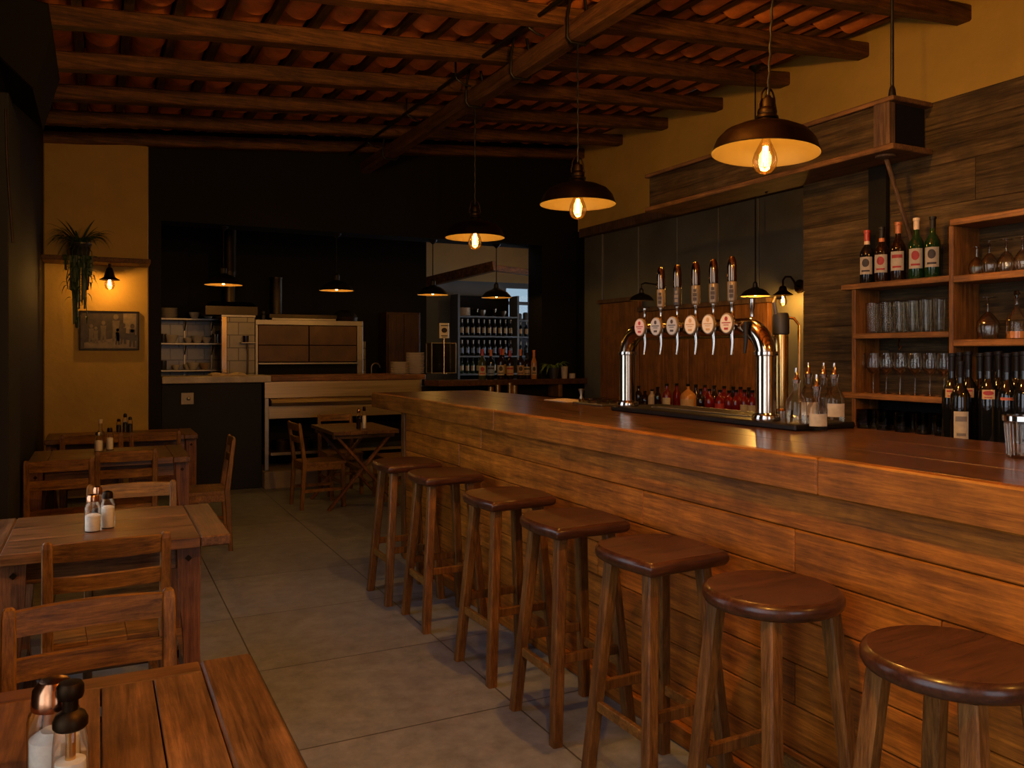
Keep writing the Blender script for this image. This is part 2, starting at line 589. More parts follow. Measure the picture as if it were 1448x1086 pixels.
M_printlight = paint('photograph light tone', (0.42, 0.34, 0.25), 0.5, 0.2, 14, 0)
M_plastic = paint('grey plastic plate', (0.33, 0.28, 0.22), 0.5, 0.08, 10, 0)
M_void = paint('black stained board', (0.006, 0.005, 0.004), 0.8, 0.2, 4, 0, spec=0.15)
M_floor = grid_mat('slate floor tiles', (0.175, 0.186, 0.205), (0.05, 0.046, 0.044), 0.882, 0.83, ('X', 'Y'), 0.004, 0.45, 0.07,
                   (0.648, 3.03, 0), 0.0, 9.0, 0.35, 0.34)
M_ktile = grid_mat('kitchen wall tiles', (0.23, 0.19, 0.13), (0.06, 0.045, 0.03), 0.2, 0.15, ('X', 'Z'), 0.006, 0.3, 0.1, (0, 0, 0), 0.5, 3, 0.4, 0.15)

# ================================================================== THE SETTING
XL, XR, YB, YF = -0.47, 5.5, 9.08, -1.6      # left wall face, right wall face, back wall face, front wall face


def beam_z(x, y):
    t = (x - XL) / (XR - XL)
    zl = 3.33 + 0.028 * (y - 5.5)
    zr = 3.79 + 0.023 * (y - 3.8)
    return zl + (zr - zl) * t


struct('floor', MB().box(-0.62, 8.2, -1.75, 13.65, -0.12, 0, 0), M_floor)
struct('pavement', MB().box(-9, -0.62, -8, 14, -0.16, -0.06, 0).box(-0.62, 9, -8, -1.75, -0.16, -0.06, 0), M_concrete)

# left wall with two big street windows (out of the frame), the dark stretch of it in view
w = MB()
w.box(-0.62, XL, 5.0, 9.6, 0, 3.7, 0)
w.box(-0.62, XL, -1.75, 5.0, 2.75, 3.7, 0)
w.box(-0.62, XL, -1.75, -1.3, 0, 2.75, 0)
w.box(-0.62, XL, 1.5, 3.1, 0, 2.75, 0)
w.box(-0.62, XL, 4.55, 5.0, 0, 2.75, 0)
w.box(-0.62, XL, -1.3, 1.5, 0, 0.35, 0)
w.box(-0.62, XL, 3.1, 4.55, 0, 0.35, 0)
struct('wall_left', w, M_black)


def window_yz(name, x, y0, y1, z0, z1, ny, nz):
    f = MB()
    f.box(x - 0.03, x + 0.03, y0, y1, z0, z0 + 0.05, 0.004).box(x - 0.03, x + 0.03, y0, y1, z1 - 0.05, z1, 0.004)
    f.box(x - 0.03, x + 0.03, y0, y0 + 0.05, z0 + 0.05, z1 - 0.05, 0.004).box(x - 0.03, x + 0.03, y1 - 0.05, y1, z0 + 0.05, z1 - 0.05, 0.004)
    for i in range(1, ny):
        yy = y0 + (y1 - y0) * i / ny
        f.box(x - 0.02, x + 0.02, yy - 0.02, yy + 0.02, z0 + 0.05, z1 - 0.05, 0.003)
    for i in range(1, nz):
        zz = z0 + (z1 - z0) * i / nz
        f.box(x - 0.019, x + 0.019, y0 + 0.05, y1 - 0.05, zz - 0.015, zz + 0.015, 0.003)
    o = struct(name, f, M_black2)
    tag(MB().box(x - 0.003, x + 0.003, y0 + 0.02, y1 - 0.02, z0 + 0.02, z1 - 0.02, 0).build('window_pane', M_glass, o), kind='structure')
    return o


window_yz('window_1', -0.55, -1.3, 1.5, 0.35, 2.75, 2, 2)
window_yz('window_2', -0.55, 3.1, 4.55, 0.35, 2.75, 2, 2)

# front wall behind the camera with a window
w = MB()
w.box(-0.62, 0.5, -1.75, YF, 0, 3.9, 0).box(1.7, 5.65, -1.75, YF, 0, 3.9, 0)
w.box(0.5, 1.7, -1.75, YF, 0, 0.5, 0).box(0.5, 1.7, -1.75, YF, 2.6, 3.9, 0)
struct('wall_front', w, M_yellow)
f = MB()
for a, b, c, d in ((0.5, 1.7, 0.5, 0.56), (0.5, 1.7, 2.54, 2.6), (0.5, 0.56, 0.56, 2.54), (1.64, 1.7, 0.56, 2.54), (1.08, 1.12, 0.56, 2.54)):
    f.box(a, b, -1.71, -1.65, c, d, 0.003)
o = struct('window_3', f, M_black2)
tag(MB().box(0.52, 1.68, -1.683, -1.677, 0.52, 2.58, 0).build('window_pane', M_glass, o), kind='structure')

# right wall: ochre plaster up to the roof
struct('wall_right', MB().box(XR, XR + 0.15, -1.75, 9.44, 0, 4.15, 0), M_yellow)

# black back wall with the long kitchen opening
OX0, OX1, OZ = 0.565, 4.97, 2.79
w = MB()
w.box(-0.62, OX0, YB, 9.44, 0, 4.15, 0).box(OX1, 5.65, YB, 9.44, 0, 4.15, 0)
w.box(OX0, OX1, YB, 9.44, OZ, 4.15, 0)
struct('wall_back', w, M_black)
struct('wall_black_return', MB().box(XR - 0.02, XR, 8.83, YB, 0, 2.99, 0.002), M_black)
struct('wall_counter_low', MB().box(OX0, 1.557, YB, 9.40, 0, 1.125, 0.006), M_black2)
struct('wall_ledge_low', MB().box(3.36, OX1, YB, 9.30, 0, 1.05, 0.004).box(1.557, 3.36, 9.62, 9.7, 0, 1.12, 0.0), M_black)

# ochre pillar at the left of the kitchen
px0, px1 = pix(62, Y=8.95).x, pix(210, Y=8.95).x
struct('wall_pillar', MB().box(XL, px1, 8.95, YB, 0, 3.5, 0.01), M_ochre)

# kitchen shell and the far room behind it
struct('wall_kitchen_back', MB().box(0.2, 4.23, 11.2, 11.32, 0, 3.4, 0), M_black)
struct('wall_kitchen_left', MB().box(0.2, 0.36, 9.44, 11.2, 0, 3.4, 0), M_black)
struct('wall_kitchen_tiles', MB().box(0.36, 2.7, 11.17, 11.2, 0.9, 1.86, 0.002).box(2.7, 3.32, 11.17, 11.2, 0.9, 1.60, 0.002), M_ktile)
struct('wall_far_side', MB().box(4.11, 4.23, 11.32, 13.5, 0, 3.6, 0), M_black)
w = MB()
w.box(4.1, 6.6, 13.5, 13.65, 0, 2.72, 0).box(7.7, 8.2, 13.5, 13.65, 0, 2.72, 0)
w.box(6.6, 7.7, 13.5, 13.65, 0, 2.03, 0).box(6.6, 7.7, 13.5, 13.65, 2.66, 2.72, 0)
struct('wall_far_back', w, M_bluegrey)
struct('wall_far_upper', MB().box(4.1, 8.2, 13.5, 13.65, 2.72, 3.7, 0), M_beige)
w = MB()
w.box(8.0, 8.2, 9.44, 10.2, 0, 3.7, 0).box(8.0, 8.2, 12.6, 13.65, 0, 3.7, 0).box(8.0, 8.2, 10.2, 12.6, 0, 0.8, 0).box(8.0, 8.2, 10.2, 12.6, 2.7, 3.7, 0)
struct('wall_far_right', w, M_bluegrey)
window_yz('window_5', 8.1, 10.2, 12.6, 0.8, 2.7, 3, 3)
struct('wall_far_front', MB().box(5.65, 8.2, 9.3, 9.44, 0, 3.7, 0), M_beige)
struct('ceiling_kitchen', MB().box(0.2, 4.23, 9.44, 11.32, 3.2, 3.3, 0), M_black)
struct('ceiling_far', MB().box(4.1, 8.2, 9.44, 13.65, 3.6, 3.7, 0), M_beige)
f = MB()
for a, b, c, d in ((6.6, 7.7, 2.03, 2.07), (6.6, 7.7, 2.62, 2.66), (6.6, 6.65, 2.07, 2.62), (7.65, 7.7, 2.07, 2.62), (6.65, 7.65, 2.32, 2.38), (7.12, 7.17, 2.07, 2.62)):
    f.box(a, b, 13.50, 13.56, c, d, 0.003)
o = struct('window_4', f, M_bluegrey)
M_dimpane = glass('dimmed pane', (0.34, 0.39, 0.41), 0.5)  # grey tint put in to dim the bright sky behind the pane
tag(MB().box(6.62, 7.68, 13.527, 13.533, 2.05, 2.64, 0).build('window_pane', M_dimpane, o), kind='structure')
struct('trim_far_beam', MB().bar(pix(600, 400, Y=13.3), pix(700, 376, Y=12.2), 0.14, 0.16, 0.01).bar(pix(690, 378, Y=12.25), pix(752, 386, Y=12.5), 0.14, 0.1, 0.01), M_beam)

# ---------------------------------------------------------------- roof: timbers, battens, clay tiles
BW, BH = 0.12, 0.118


def rough_beam(axis, p, q, w, h, n=16, jit=0.006, cham=0.011):
    """Hand-hewn squared timber: eight-sided section, slightly wavering."""
    p, q = Vector(p), Vector(q)
    rings = []
    for i in range(n + 1):
        c = p.lerp(q, i / n)
        jx, jz, jw = RND.uniform(-jit, jit), RND.uniform(-jit, jit), RND.uniform(0.95, 1.05)
        a, b = w / 2 * jw, h / 2
        pts = [(-a + cham, -b), (a - cham, -b), (a, -b + cham), (a, b - cham), (a - cham, b), (-a + cham, b), (-a, b - cham), (-a, -b + cham)]
        if axis == 'X':
            rings.append([c + Vector((0, u + jx, v + jz)) for u, v in pts])
        else:
            rings.append([c + Vector((u + jx, 0, v + jz)) for u, v in pts])
    return MB().loft(rings, True, False)


for k in range(8):
    y = [2.94, 3.80, 4.66, 5.51, 6.39, 7.26, 8.12, 8.985][k]
    a, b = Vector((XL, y, beam_z(XL, y) + BH / 2)), Vector((XR, y, beam_z(XR, y) + BH / 2))
    struct('ceiling_beam', rough_beam('X', a, b, BW, BH), M_beam)
for y in (2.08, 1.2, 0.3, -0.6):
    a, b = Vector((XL, y, beam_z(XL, y) + BH / 2)), Vector((XR, y, beam_z(XR, y) + BH / 2))
    struct('ceiling_beam', rough_beam('X', a, b, BW, BH, 8), M_beam)

PITCH = 0.288
BAYS = [-1.6, -0.6, 0.3, 1.2, 2.08, 2.94, 3.80, 4.66, 5.51, 6.39, 7.26, 8.12, 8.985]
bt, tl = MB(), MB()
ncol = 21
for i in range(ncol + 1):
    xc = XL + 0.06 + i * PITCH
    # rafter-like batten between two rows of tiles
    if xc + 0.035 < XR:
        rings = []
        for y in (-1.6, 3.0, 6.0, 9.08):
            z = beam_z(xc, y) + BH + 0.062
            s = 0.0771 * 0.037
            rings.append([Vector((xc - 0.029, y, z - s)), Vector((xc + 0.029, y, z + s)), Vector((xc + 0.029, y, z + 0.05 + s)), Vector((xc - 0.029, y, z + 0.05 - s))])
        bt.loft(rings, True, False)
    xm = xc + PITCH / 2
    if xm + 0.11 > XR:
        continue
    for yb0, yb1 in zip(BAYS, BAYS[1:]):
        L_ = yb1 - yb0
        for (ya_, yb_, l0, l1, rr_) in ((yb0 - 0.02, yb0 + L_ * 0.56, 0.045, 0.034, 0.120), (yb0 + L_ * 0.47 + RND.uniform(-0.02, 0.02), yb1 - 0.095, 0.016, 0.0, 0.126)):
            rot = RND.uniform(-0.014, 0.014)
            dz_ = RND.uniform(-0.004, 0.004)
            rings = []
            for (yy, lift) in ((ya_, l0), (yb_, l1)):
                zz = beam_z(xm, yy) + BH + 0.036 + lift + dz_
                row_o, row_i = [], []
                for k in range(13):
                    a = PI + PI * k / 12
                    for r, row in ((rr_, row_o), (rr_ - 0.013, row_i)):
                        row.append(Vector((xm + math.cos(a) * r * 0.93 + rot * (yy - ya_), yy, zz + 0.105 + math.sin(a) * r * 0.87)))
                rings.append(row_o + row_i[::-1])
            tl.loft(rings, True, True)
struct('ceiling', tl, M_terra, angle=50)
struct('ceiling_battens', bt, M_batten)
dk = MB()
dk.loft([[Vector((-0.75, y, beam_z(-0.75, y) + 0.34)), Vector((5.8, y, beam_z(5.8, y) + 0.34)), Vector((5.8, y, beam_z(5.8, y) + 0.40)), Vector((-0.75, y, beam_z(-0.75, y) + 0.40))] for y in (-1.9, 9.5)])
struct('ceiling_deck', dk, M_void)
struct('ceiling_eaves', MB().box(-0.70, -0.58, -1.9, 9.5, 3.3, 3.9, 0).box(-0.7, 5.7, -1.85, -1.70, 3.3, 4.1, 0), M_void)

# long purlin below the timbers, iron straps round it
PX = 2.70


def purlin_z(y):
    return 3.465 + 0.014 * (y - 3.88)


pur = struct('ceiling_purlin', rough_beam('Y', (PX, 9.075, purlin_z(9.07)), (PX, -1.0, purlin_z(-1.0)), 0.132, 0.125, 18, 0.005, 0.022), M_beamY)
for y in (6.05, 4.46, 5.25, 8.2, 2.82):
    z = purlin_z(y)
    m = MB()
    m.tube([(PX - 0.05, y, z + 0.22), (PX - 0.076, y, z + 0.08), (PX - 0.078, y, z - 0.05), (PX - 0.055, y, z - 0.075), (PX + 0.055, y, z - 0.075), (PX + 0.078, y, z - 0.05), (PX + 0.076, y, z + 0.08), (PX + 0.05, y, z + 0.22)], 0.011, 8)
    tag(m.build('iron_strap', M_iron, pur), kind='structure')

# trims on the right wall: wooden lintel, green alcove boards, post, stained panels
struct('trim_lintel', MB().box(5.36, XR, 5.0, 8.83, 2.88, 2.985, 0.006), M_greyZ)
struct('trim_post', MB().box(5.44, XR, 8.42, 8.83, 0, 2.88, 0.006), M_green)
g = MB()
ys = [8.42, 7.7, 7.0, 6.35, 5.8, 5.1, 4.4, 3.8]
for a, b in zip(ys, ys[1:]):
    g.box(5.462, XR, b + 0.004, a - 0.004, 0.9, 2.88, 0.006)
struct('trim_alcove_boards', g, M_green)
g = MB()
g.box(5.40, 5.462, 7.62, 8.40, 0.9, 2.03, 0.006)
ya = pix(926, X=5.4).y
for a, b in ((7.60, 6.75), (6.74, 5.62)):
    g.box(5.405, 5.462, b, a, 0.9, 1.90, 0.006)
struct('trim_stained_panels', g, M_panel)
struct('trim_alcove_rail', MB().box(5.36, 5.47, 7.60, 8.42, 2.03, 2.075, 0.004).box(5.37, 5.47, 5.60, 7.60, 1.90, 1.945, 0.004), M_greyZ)

# weathered plank wall carrying the shelves
PWX = 3.85
g = MB()
zz = 0.0
hs = [0.21, 0.19, 0.22, 0.18, 0.2, 0.21, 0.19, 0.2, 0.22, 0.18, 0.2, 0.21, 0.19, 0.14]
for i, h in enumerate(hs):
    z1 = min(zz + h, 2.74)
    cut = [-1.6, 0.6 + 0.37 * (i % 3), 2.1 + 0.25 * ((i * 2) % 5), 3.71]
    for a, b in zip(cut, cut[1:]):
        g.box(PWX + RND.uniform(0, 0.003), PWX + 0.05, a + 0.001, b - 0.001, zz + 0.0005, z1 - 0.0005, 0.0015)
    zz = z1
struct('wall_planks', g, M_grey)
struct('wall_planks_core', MB().box(PWX + 0.045, 5.49, -1.6, 3.705, 0, 2.73, 0), M_greyZ)

# boxed header in front of it
bx = MB()
bx.box(3.57, 3.84, 2.88, 4.9, 2.50, 2.715, 0.004)
root = tag(bx.build('trim_header_box', M_grey), kind='structure')
tag(MB().box(3.55, PWX, 2.83, 4.93, 2.715, 2.74, 0.004).box(3.55, PWX, 2.83, 4.93, 2.47, 2.50, 0.004).build('header_cap_boards', M_batten, root), kind='structure')
tag(MB().box(3.555, 3.60, 2.855, 2.88, 2.50, 2.715, 0.003).box(3.555, 3.57, 2.88, 2.95, 2.50, 2.715, 0.002).build('header_corner_strip', M_greyZ, root), kind='structure')
tag(MB().box(3.60, 3.84, 2.872, 2.88, 2.50, 2.715, 0).build('header_end_board', M_void, root), kind='structure')
y0, y1 = pix(1230, X=3.83).y, pix(1255, X=3.83).y
struct('trim_dark_post', MB().box(3.815, PWX, y1, y0, 1.83, 2.47, 0.003), M_void)

# left-hand door jamb, strip and corbel
struct('trim_jamb', MB().box(XL, XL + 0.05, 5.0, 5.7, 0, 2.8, 0.005), M_black2)
struct('trim_jamb_strip', MB().box(XL, XL + 0.03, 5.74, 5.86, 0, 2.35, 0.004), M_batten)
pf = [(XL, 3.32), (-0.24, 3.30), (-0.22, 3.16), (-0.31, 2.83), (XL, 2.98)]
struct('trim_corbel', MB().prism(pf, 5.0, 5.9, 'Y', b=0.01), M_void)
for i, dx in enumerate((0.035, 0.05)):
    pts = [Vector((XL + dx + 0.012 * math.sin(t * 3 + i), 4.98 - 0.02 * t, 2.9 - 0.16 * t)) for t in range(0, 6)]

# concrete plinth under the kitchen unit
struct('trim_plinth', MB().box(1.56, 4.9, 8.93, YB + 0.5, 0, 0.185, 0.008), M_concrete)

# ================================================================== THE BAR
BT, BX0, BX1, BY0, BY1 = 1.14, 1.87, 2.77, 0.15, 6.14
bar = thing('bar_counter', 'long dark wooden bar counter with plank front and glossy top', 'bar', (BX0, BY1, 0))


def at(o):
    """World-coordinate meshes under a moved thing: undo its offset."""
    return Matrix.Translation(o.location).inverted()


def part(mb, name, mats, root, **k):
    """Build in world coordinates, parent under root without moving it."""
    inv = at(root)
    mb.v = [tuple(inv @ Vector(p)) for p in mb.v]
    return mb.build(name, mats, root, **k)


m = MB()
xs = [BX0 + 0.045, 2.16, 2.47, BX1]
for a, b in zip(xs, xs[1:]):
    m.box(a, b, BY0, BY1, 1.085, BT, 0.002)
part(m, 'counter_top', M_bartop, bar)
m = MB()
cuts = [BY0, 1.75, 3.95, BY1]
for a, b in zip(cuts, cuts[1:]):
    m.box(BX0, BX0 + 0.045, a + 0.0008, b - 0.0008, 1.03, BT + 0.001, 0.006)
m.box(BX0 + 0.045, BX1, BY1 - 0.045, BY1, 1.03, 1.085, 0.004)
part(m, 'edge_board', M_fascia, bar)
m = MB()
PXF = 1.935
z = 0.075
for i, h in enumerate([0.135, 0.14, 0.13, 0.145, 0.135, 0.14, 0.13]):
    cut = [BY0, 0.9 + 0.5 * (i % 3), 2.7 + 0.33 * ((2 * i) % 5), 4.35 + (0.22 if i % 2 else -0.1), 5.53]
    for a, b in zip(cut, cut[1:]):
        m.box(PXF, PXF + 0.03, a + 0.001, b - 0.001, z + 0.0015, z + h - 0.0015, 0.004)
    z += h
part(m, 'front_boards', M_barfront, bar)
part(MB().box(PXF - 0.012, PXF + 0.05, 5.53, 5.60, 0.0, 1.03, 0.004), 'corner_post', M_stoolleg, bar)
part(MB().box(PXF - 0.025, PXF + 0.02, BY0, 5.53, 0.0, 0.075, 0.006), 'base_board', M_barfront, bar)
part(MB().box(PXF + 0.031, 2.60, BY0, 5.58, 0.0, 1.03, 0.0), 'carcass', M_void, bar)
part(MB().box(2.0, 2.6, 5.582, 5.6, 0.0, 1.03, 0.0), 'end_board', M_barfront, bar)

# ------------------------------------------------------------------ bar stools
def slab(outline, z0, z1, r, tilt=None):
    R = max(math.hypot(*p) for p in outline)
    lv = []
    for z, ins in ((z0, r), (z0 + r * 0.4, r * 0.3), (z0 + r, 0), (z1 - r, 0), (z1 - r * 0.4, r * 0.3), (z1, r)):
        k = 1 - ins / R
        lv.append([Vector((x * k, y * k, z)) for x, y in outline])
    dish = [Vector((x * 0.8, y * 0.8, z1 - 0.004)) for x, y in outline]
    lv.append(dish)
    return MB().loft(lv, True, True)


round_out = [(0.19 * math.cos(2 * PI * k / 40), 0.19 * math.sin(2 * PI * k / 40)) for k in range(40)]
dee_out = []
for k in range(41):          # straight edge at the near side, bulging elsewhere
    a = -PI / 2 + 2 * PI * k / 40
    c, s_ = math.cos(a), math.sin(a)
    n_ = 2.9
    r = 1.0 / ((abs(c) / 0.185) ** n_ + (abs(s_) / 0.19) ** n_) ** (1 / n_)
    x, y = r * c, r * s_
    dee_out.append((x, y))
dee_out = [p for p in dee_out[:-1] if not (p[1] < -0.12)]
dee_out = sorted(dee_out, key=lambda p: math.atan2(p[1], p[0]))
arc = [p for p in dee_out]
arc.sort(key=lambda p: (math.atan2(p[1], p[0]) + PI / 2) % (2 * PI))
dee_out = [(0.0, -0.178), (0.08, -0.177), (0.155, -0.172), (0.168, -0.165)] + arc + [(-0.166, -0.184), (-0.155, -0.188), (-0.08, -0.180)]
STZ = 0.80


def make_stool(outline, label):
    t = thing('bar_stool', label, 'stool')
    slab(outline, STZ - 0.045, STZ, 0.016).build('seat', M_stoolseat, t)
    leg = lambda sx, sy, z: Vector((sx * (0.105 + (STZ - 0.04 - z) * 0.075), sy * (0.105 + (STZ - 0.04 - z) * 0.088), z))
    for sx in (-1, 1):
        for sy in (-1, 1):
            p, q = leg(sx, sy, STZ - 0.045), leg(sx, sy, 0.0)
            rings = []
            for f_ in (0, 0.04, 0.5, 1.0):
                c = p.lerp(q, f_)
                h = 0.0215 - 0.001 * f_
                ch = 0.005
                rings.append([c + Vector(d) for d in ((-h + ch, -h, 0), (h - ch, -h, 0), (h, -h + ch, 0), (h, h - ch, 0), (h - ch, h, 0), (-h + ch, h, 0), (-h, h - ch, 0), (-h, -h + ch, 0))])
            MB().loft(rings).build('leg', M_stoolleg, t)
    for sx in (-1, 1):
        MB().bar(leg(sx, -1, 0.245) + Vector((0, 0.02, 0)), leg(sx, 1, 0.245) + Vector((0, -0.02, 0)), 0.02, 0.036, 0.003).build('stretcher', M_chairX, t)
    for sy in (-1, 1):
        MB().bar(leg(-1, sy, 0.305) + Vector((0.02, 0, 0)), leg(1, sy, 0.305) + Vector((-0.02, 0, 0)), 0.02, 0.036, 0.003).build('stretcher', M_stoolleg, t)
    return t


sx_ = [(1.64, 4.70), (1.675, 4.17), (1.68, 3.41), (1.67, 2.81), (1.67, 2.25), (1.67, 1.72), (1.66, 1.17)]
lab = ['flat-fronted wooden bar stool furthest along the bar, beside the corner post',
       'flat-fronted wooden bar stool second from the far end of the bar',
       'flat-fronted wooden bar stool third from the far end of the bar',
       'flat-fronted wooden bar stool fourth from the far end, mid bar',
       'flat-fronted wooden bar stool next to the round seated stools',
       'round-seated wooden bar stool second from the near end, its seat fully in view',
       'round-seated wooden bar stool nearest of all, cut off at the bottom right corner']
G_ST = 'wooden stools along the bar'
s1 = make_stool(dee_out, lab[0])
tag(s1, group=G_ST)
s1.location = (*sx_[0], 0)
for i in range(1, 5):
    dup(s1, (*sx_[i], 0), 0.02 * (-1) ** i, lab[i])
s6 = make_stool(round_out, lab[5])
tag(s6, group=G_ST)
s6.location = (*sx_[5], 0)
dup(s6, (*sx_[6], 0), 0.05, lab[6])

# ------------------------------------------------------------------ pendant lamps over the bar
def make_pendant():
    t = thing('pendant_lamp', '', 'lamp')
    R_ = 0.24
    out = [(0.046, 0.135), (0.075, 0.132), (0.13, 0.118), (0.185, 0.092), (0.218, 0.055), (0.233, 0.015), (0.2405, 0.0), (0.2395, -0.003)]
    inn = [(0.2375, -0.002), (0.230, 0.013), (0.214, 0.050), (0.182, 0.086), (0.128, 0.111), (0.072, 0.125), (0.03, 0.127), (0, 0.127)]
    MB().lathe(out + [(0.2385, -0.0035)], 48).build('lamp_shade', M_bronze, t)
    tag(MB().lathe([(0.2385, -0.0035)] + inn, 48).build('shade_lining', M_enamel, t), 'cream enamel inside of the shade')
    MB().lathe([(0, 0.262), (0.012, 0.262), (0.017, 0.25), (0.030, 0.245), (0.034, 0.232), (0.034, 0.205), (0.041, 0.198), (0.044, 0.186), (0.041, 0.172), (0.050, 0.166), (0.052, 0.155), (0.046, 0.148), (0.05, 0.137), (0.03, 0.131), (0.0, 0.131)], 28).build('lamp_cap', M_bronze, t)
    MB().lathe([(0.018, 0.126), (0.02, 0.10), (0.019, 0.075), (0.0, 0.075)], 16).build('socket', M_copper, t)
    bail = [Vector((0.042 * math.cos(a) * (1 if math.sin(a) >= 0 else 1.0), 0, 0.235 + 0.062 * math.sin(a))) for a in [PI * k / 14 for k in range(15)]]
    bail = [Vector((0.046, 0, 0.195)), Vector((0.05, 0, 0.21))] + bail + [Vector((-0.05, 0, 0.21)), Vector((-0.046, 0, 0.195))]
    MB().tube(bail, 0.0045, 8).build('hanging_loop', M_bronze, t)
    MB().lathe([(0.0, 0.30), (0.008, 0.298), (0.010, 0.28), (0.008, 0.262), (0, 0.262)], 12).build('cord_grip', M_iron, t)
    bulb = MB().lathe([(0.017, 0.078), (0.019, 0.06), (0.033, 0.03), (0.048, -0.003), (0.055, -0.035), (0.050, -0.066), (0.034, -0.088), (0.012, -0.097), (0.0, -0.098)], 28).build('bulb', M_bulb, t)
    fm = MB()
    for k in range(4):
        a = PI / 4 + PI / 2 * k
        fm.tube([(0.009 * math.cos(a), 0.009 * math.sin(a), 0.03), (0.011 * math.cos(a), 0.011 * math.sin(a), -0.058)], 0.0022, 6)
    fm.build('filament', M_fil, bulb)
    return t


def lamp_light(root, z, power, size, color=WARM, name='lamp_glow'):
    li = bpy.data.lights.new(name, 'POINT')
    li.energy = power
    li.color = color
    li.shadow_soft_size = size
    o = bpy.data.objects.new(name, li)
    COL.objects.link(o)
    o.parent = root
    o.location = (0, 0, z)
    return o


LP = [(2.824, 2.353), (4.46, 2.385), (6.05, 2.372)]
pl = ['bronze pendant lamp with bare glowing bulb, largest and nearest over the bar',
      'bronze pendant lamp with glowing bulb, middle one of three over the bar',
      'bronze pendant lamp with glowing bulb, smallest and furthest over the bar end']
P_BAR = 12
for i, (y, z) in enumerate(LP):
    t = make_pendant()
    tag(t, pl[i], group='bronze pendant lamps over the bar')
    t.location = (PX, y, z)
    if i == 0:
        t.rotation_euler = (0, math.radians(3.5), 0)
    top = purlin_z(y) - 0.07 - z
    n = 40
    MB().tube([(0.0022 * math.cos(k * 1.4), 0.0022 * math.sin(k * 1.4), 0.295 + (top - 0.295) * k / n) for k in range(n + 1)], 0.0058, 7).build('cord', M_iron, t)
    lamp_light(t, -0.02, P_BAR, 0.03)

# conduit along the purlin
m = MB()
m.tube([(2.50, y, purlin_z(y) + 0.115) for y in (9.0, 6.0, 3.0, 1.0)], 0.014, 8)
cd = tag(m.build('conduit', M_iron), 'thin black conduit running along the round-edged roof purlin', 'pipe')
for y in (8.3, 7.1, 5.95, 4.75, 3.9):
    z = purlin_z(y)
    MB().tube([(2.49, y, z + 0.24), (2.49, y, z + 0.13), (2.50, y, z + 0.09), (2.56, y, z + 0.06), (2.62, y, z + 0.05)], 0.008, 6).build('pipe_clip', M_iron, cd)

# rod and stay on the header box
tp = beam_z(3.57, 2.94)
m = MB().tube([(3.57, 2.85, 2.74), (3.57, 2.85, tp + 0.02)], 0.009, 8)
m.lathe([(0.02, 0), (0.016, 0.03), (0.009, 0.05)], 10, (3.57, 2.85, 2.74)).lathe([(0.009, -0.05), (0.018, -0.02), (0.018, 0)], 10, (3.57, 2.85, tp + 0.02))
tag(m.build('hanging_rod', M_iron), 'slim iron rod holding the boxed header up to the roof', 'rod')
a, b = pix(1252, X=3.65), pix(1290, 345, X=3.83)
a.z = 2.47
m = MB().tube([a, b], 0.011, 8)
m.lathe([(0.05, 0), (0.05, -0.01), (0.015, -0.02), (0, -0.02)], 14, (a.x, a.y, 2.47))
tag(m.build('stay_rod', M_greyZ), 'slanted brown stay rod from header box down behind wine bottles', 'rod')
ws = thing('wall_spot', 'small dark clamp light under the header box by the planks', 'lamp', pix(1090, 266, X=3.78))
MB().tube([(0.0, 0.0, 0.03), (0.0, 0.02, 0.0), (0.02, 0.06, -0.01)], 0.012, 8).build('clamp', M_iron, ws)
MB().tube([(0.0, -0.03, 0.01), (0.01, -0.16, 0.02), (0.015, -0.26, 0.0)], [0.014, 0.012, 0.008], 8).build('arm', M_steel2, ws)

# ------------------------------------------------------------------ beer tower
TX, TYL, TYR = 2.49, 3.61, 2.60
tray = tag(MB().box(2.43, 2.765, 2.38, 3.68, BT, BT + 0.026, 0.006).build('bar_tray', M_iron), 'flat black drip tray under the steel beer tower', 'tray')
gr = MB()
for k in range(18):
    y = 2.78 + 0.04 * k
    gr.box(2.56, 2.74, y - 0.006, y + 0.006, BT + 0.026, BT + 0.030, 0.001)
gr.box(2.55, 2.56, 2.76, 3.48, BT + 0.026, BT + 0.031, 0.001).box(2.74, 2.75, 2.76, 3.48, BT + 0.026, BT + 0.031, 0.001)
gr.build('grating', M_steel2, tray)
tz = BT + 0.026
tw = thing('beer_tower', 'polished steel arch beer tower with six oval badges on bar', 'beer tower', (TX, (TYL + TYR) / 2, tz))
hy = (TYL - TYR) / 2
pts = [Vector((0, hy, 0.02)), Vector((0, hy, 0.27))]
RB = 0.125
zt = 1.555 - tz
for k in range(1, 13):
    a = PI / 2 * k / 12
    pts.append(Vector((0, hy - RB + RB * math.cos(a), zt - RB + RB * math.sin(a))))
pts2 = [Vector((0, -p.y, p.z)) for p in pts[::-1]]
MB().tube(pts + pts2, 0.043, 28).build('arch_tube', M_steel, tw)
for s_ in (1, -1):
    MB().lathe([(0.044, 0.268), (0.05, 0.270), (0.051, 0.278), (0.05, 0.286), (0.044, 0.288)], 28, (0, s_ * hy, 0)).build('collar', M_chrome, tw)
    MB().lathe([(0, 0), (0.058, 0.0), (0.060, 0.006), (0.056, 0.022), (0.046, 0.026), (0.044, 0.032)], 28, (0, s_ * hy, 0)).build('base_flange', M_chrome, tw)
M_badgepink = paint('pink badge enamel', (0.62, 0.40, 0.32), 0.35, 0.05, 40, 0)
M_badgegrey = paint('grey badge enamel', (0.36, 0.33, 0.28), 0.35, 0.05, 40, 0)
M_badgecream = paint('cream badge enamel', (0.66, 0.54, 0.36), 0.35, 0.05, 40, 0)
M_badgerim = paint('badge rim', (0.21, 0.155, 0.09), 0.3, 0.05, 40, 0, metal=0.3)
M_handleclear = metal('smoked handle', (0.20, 0.13, 0.085), 0.12, 0.2)
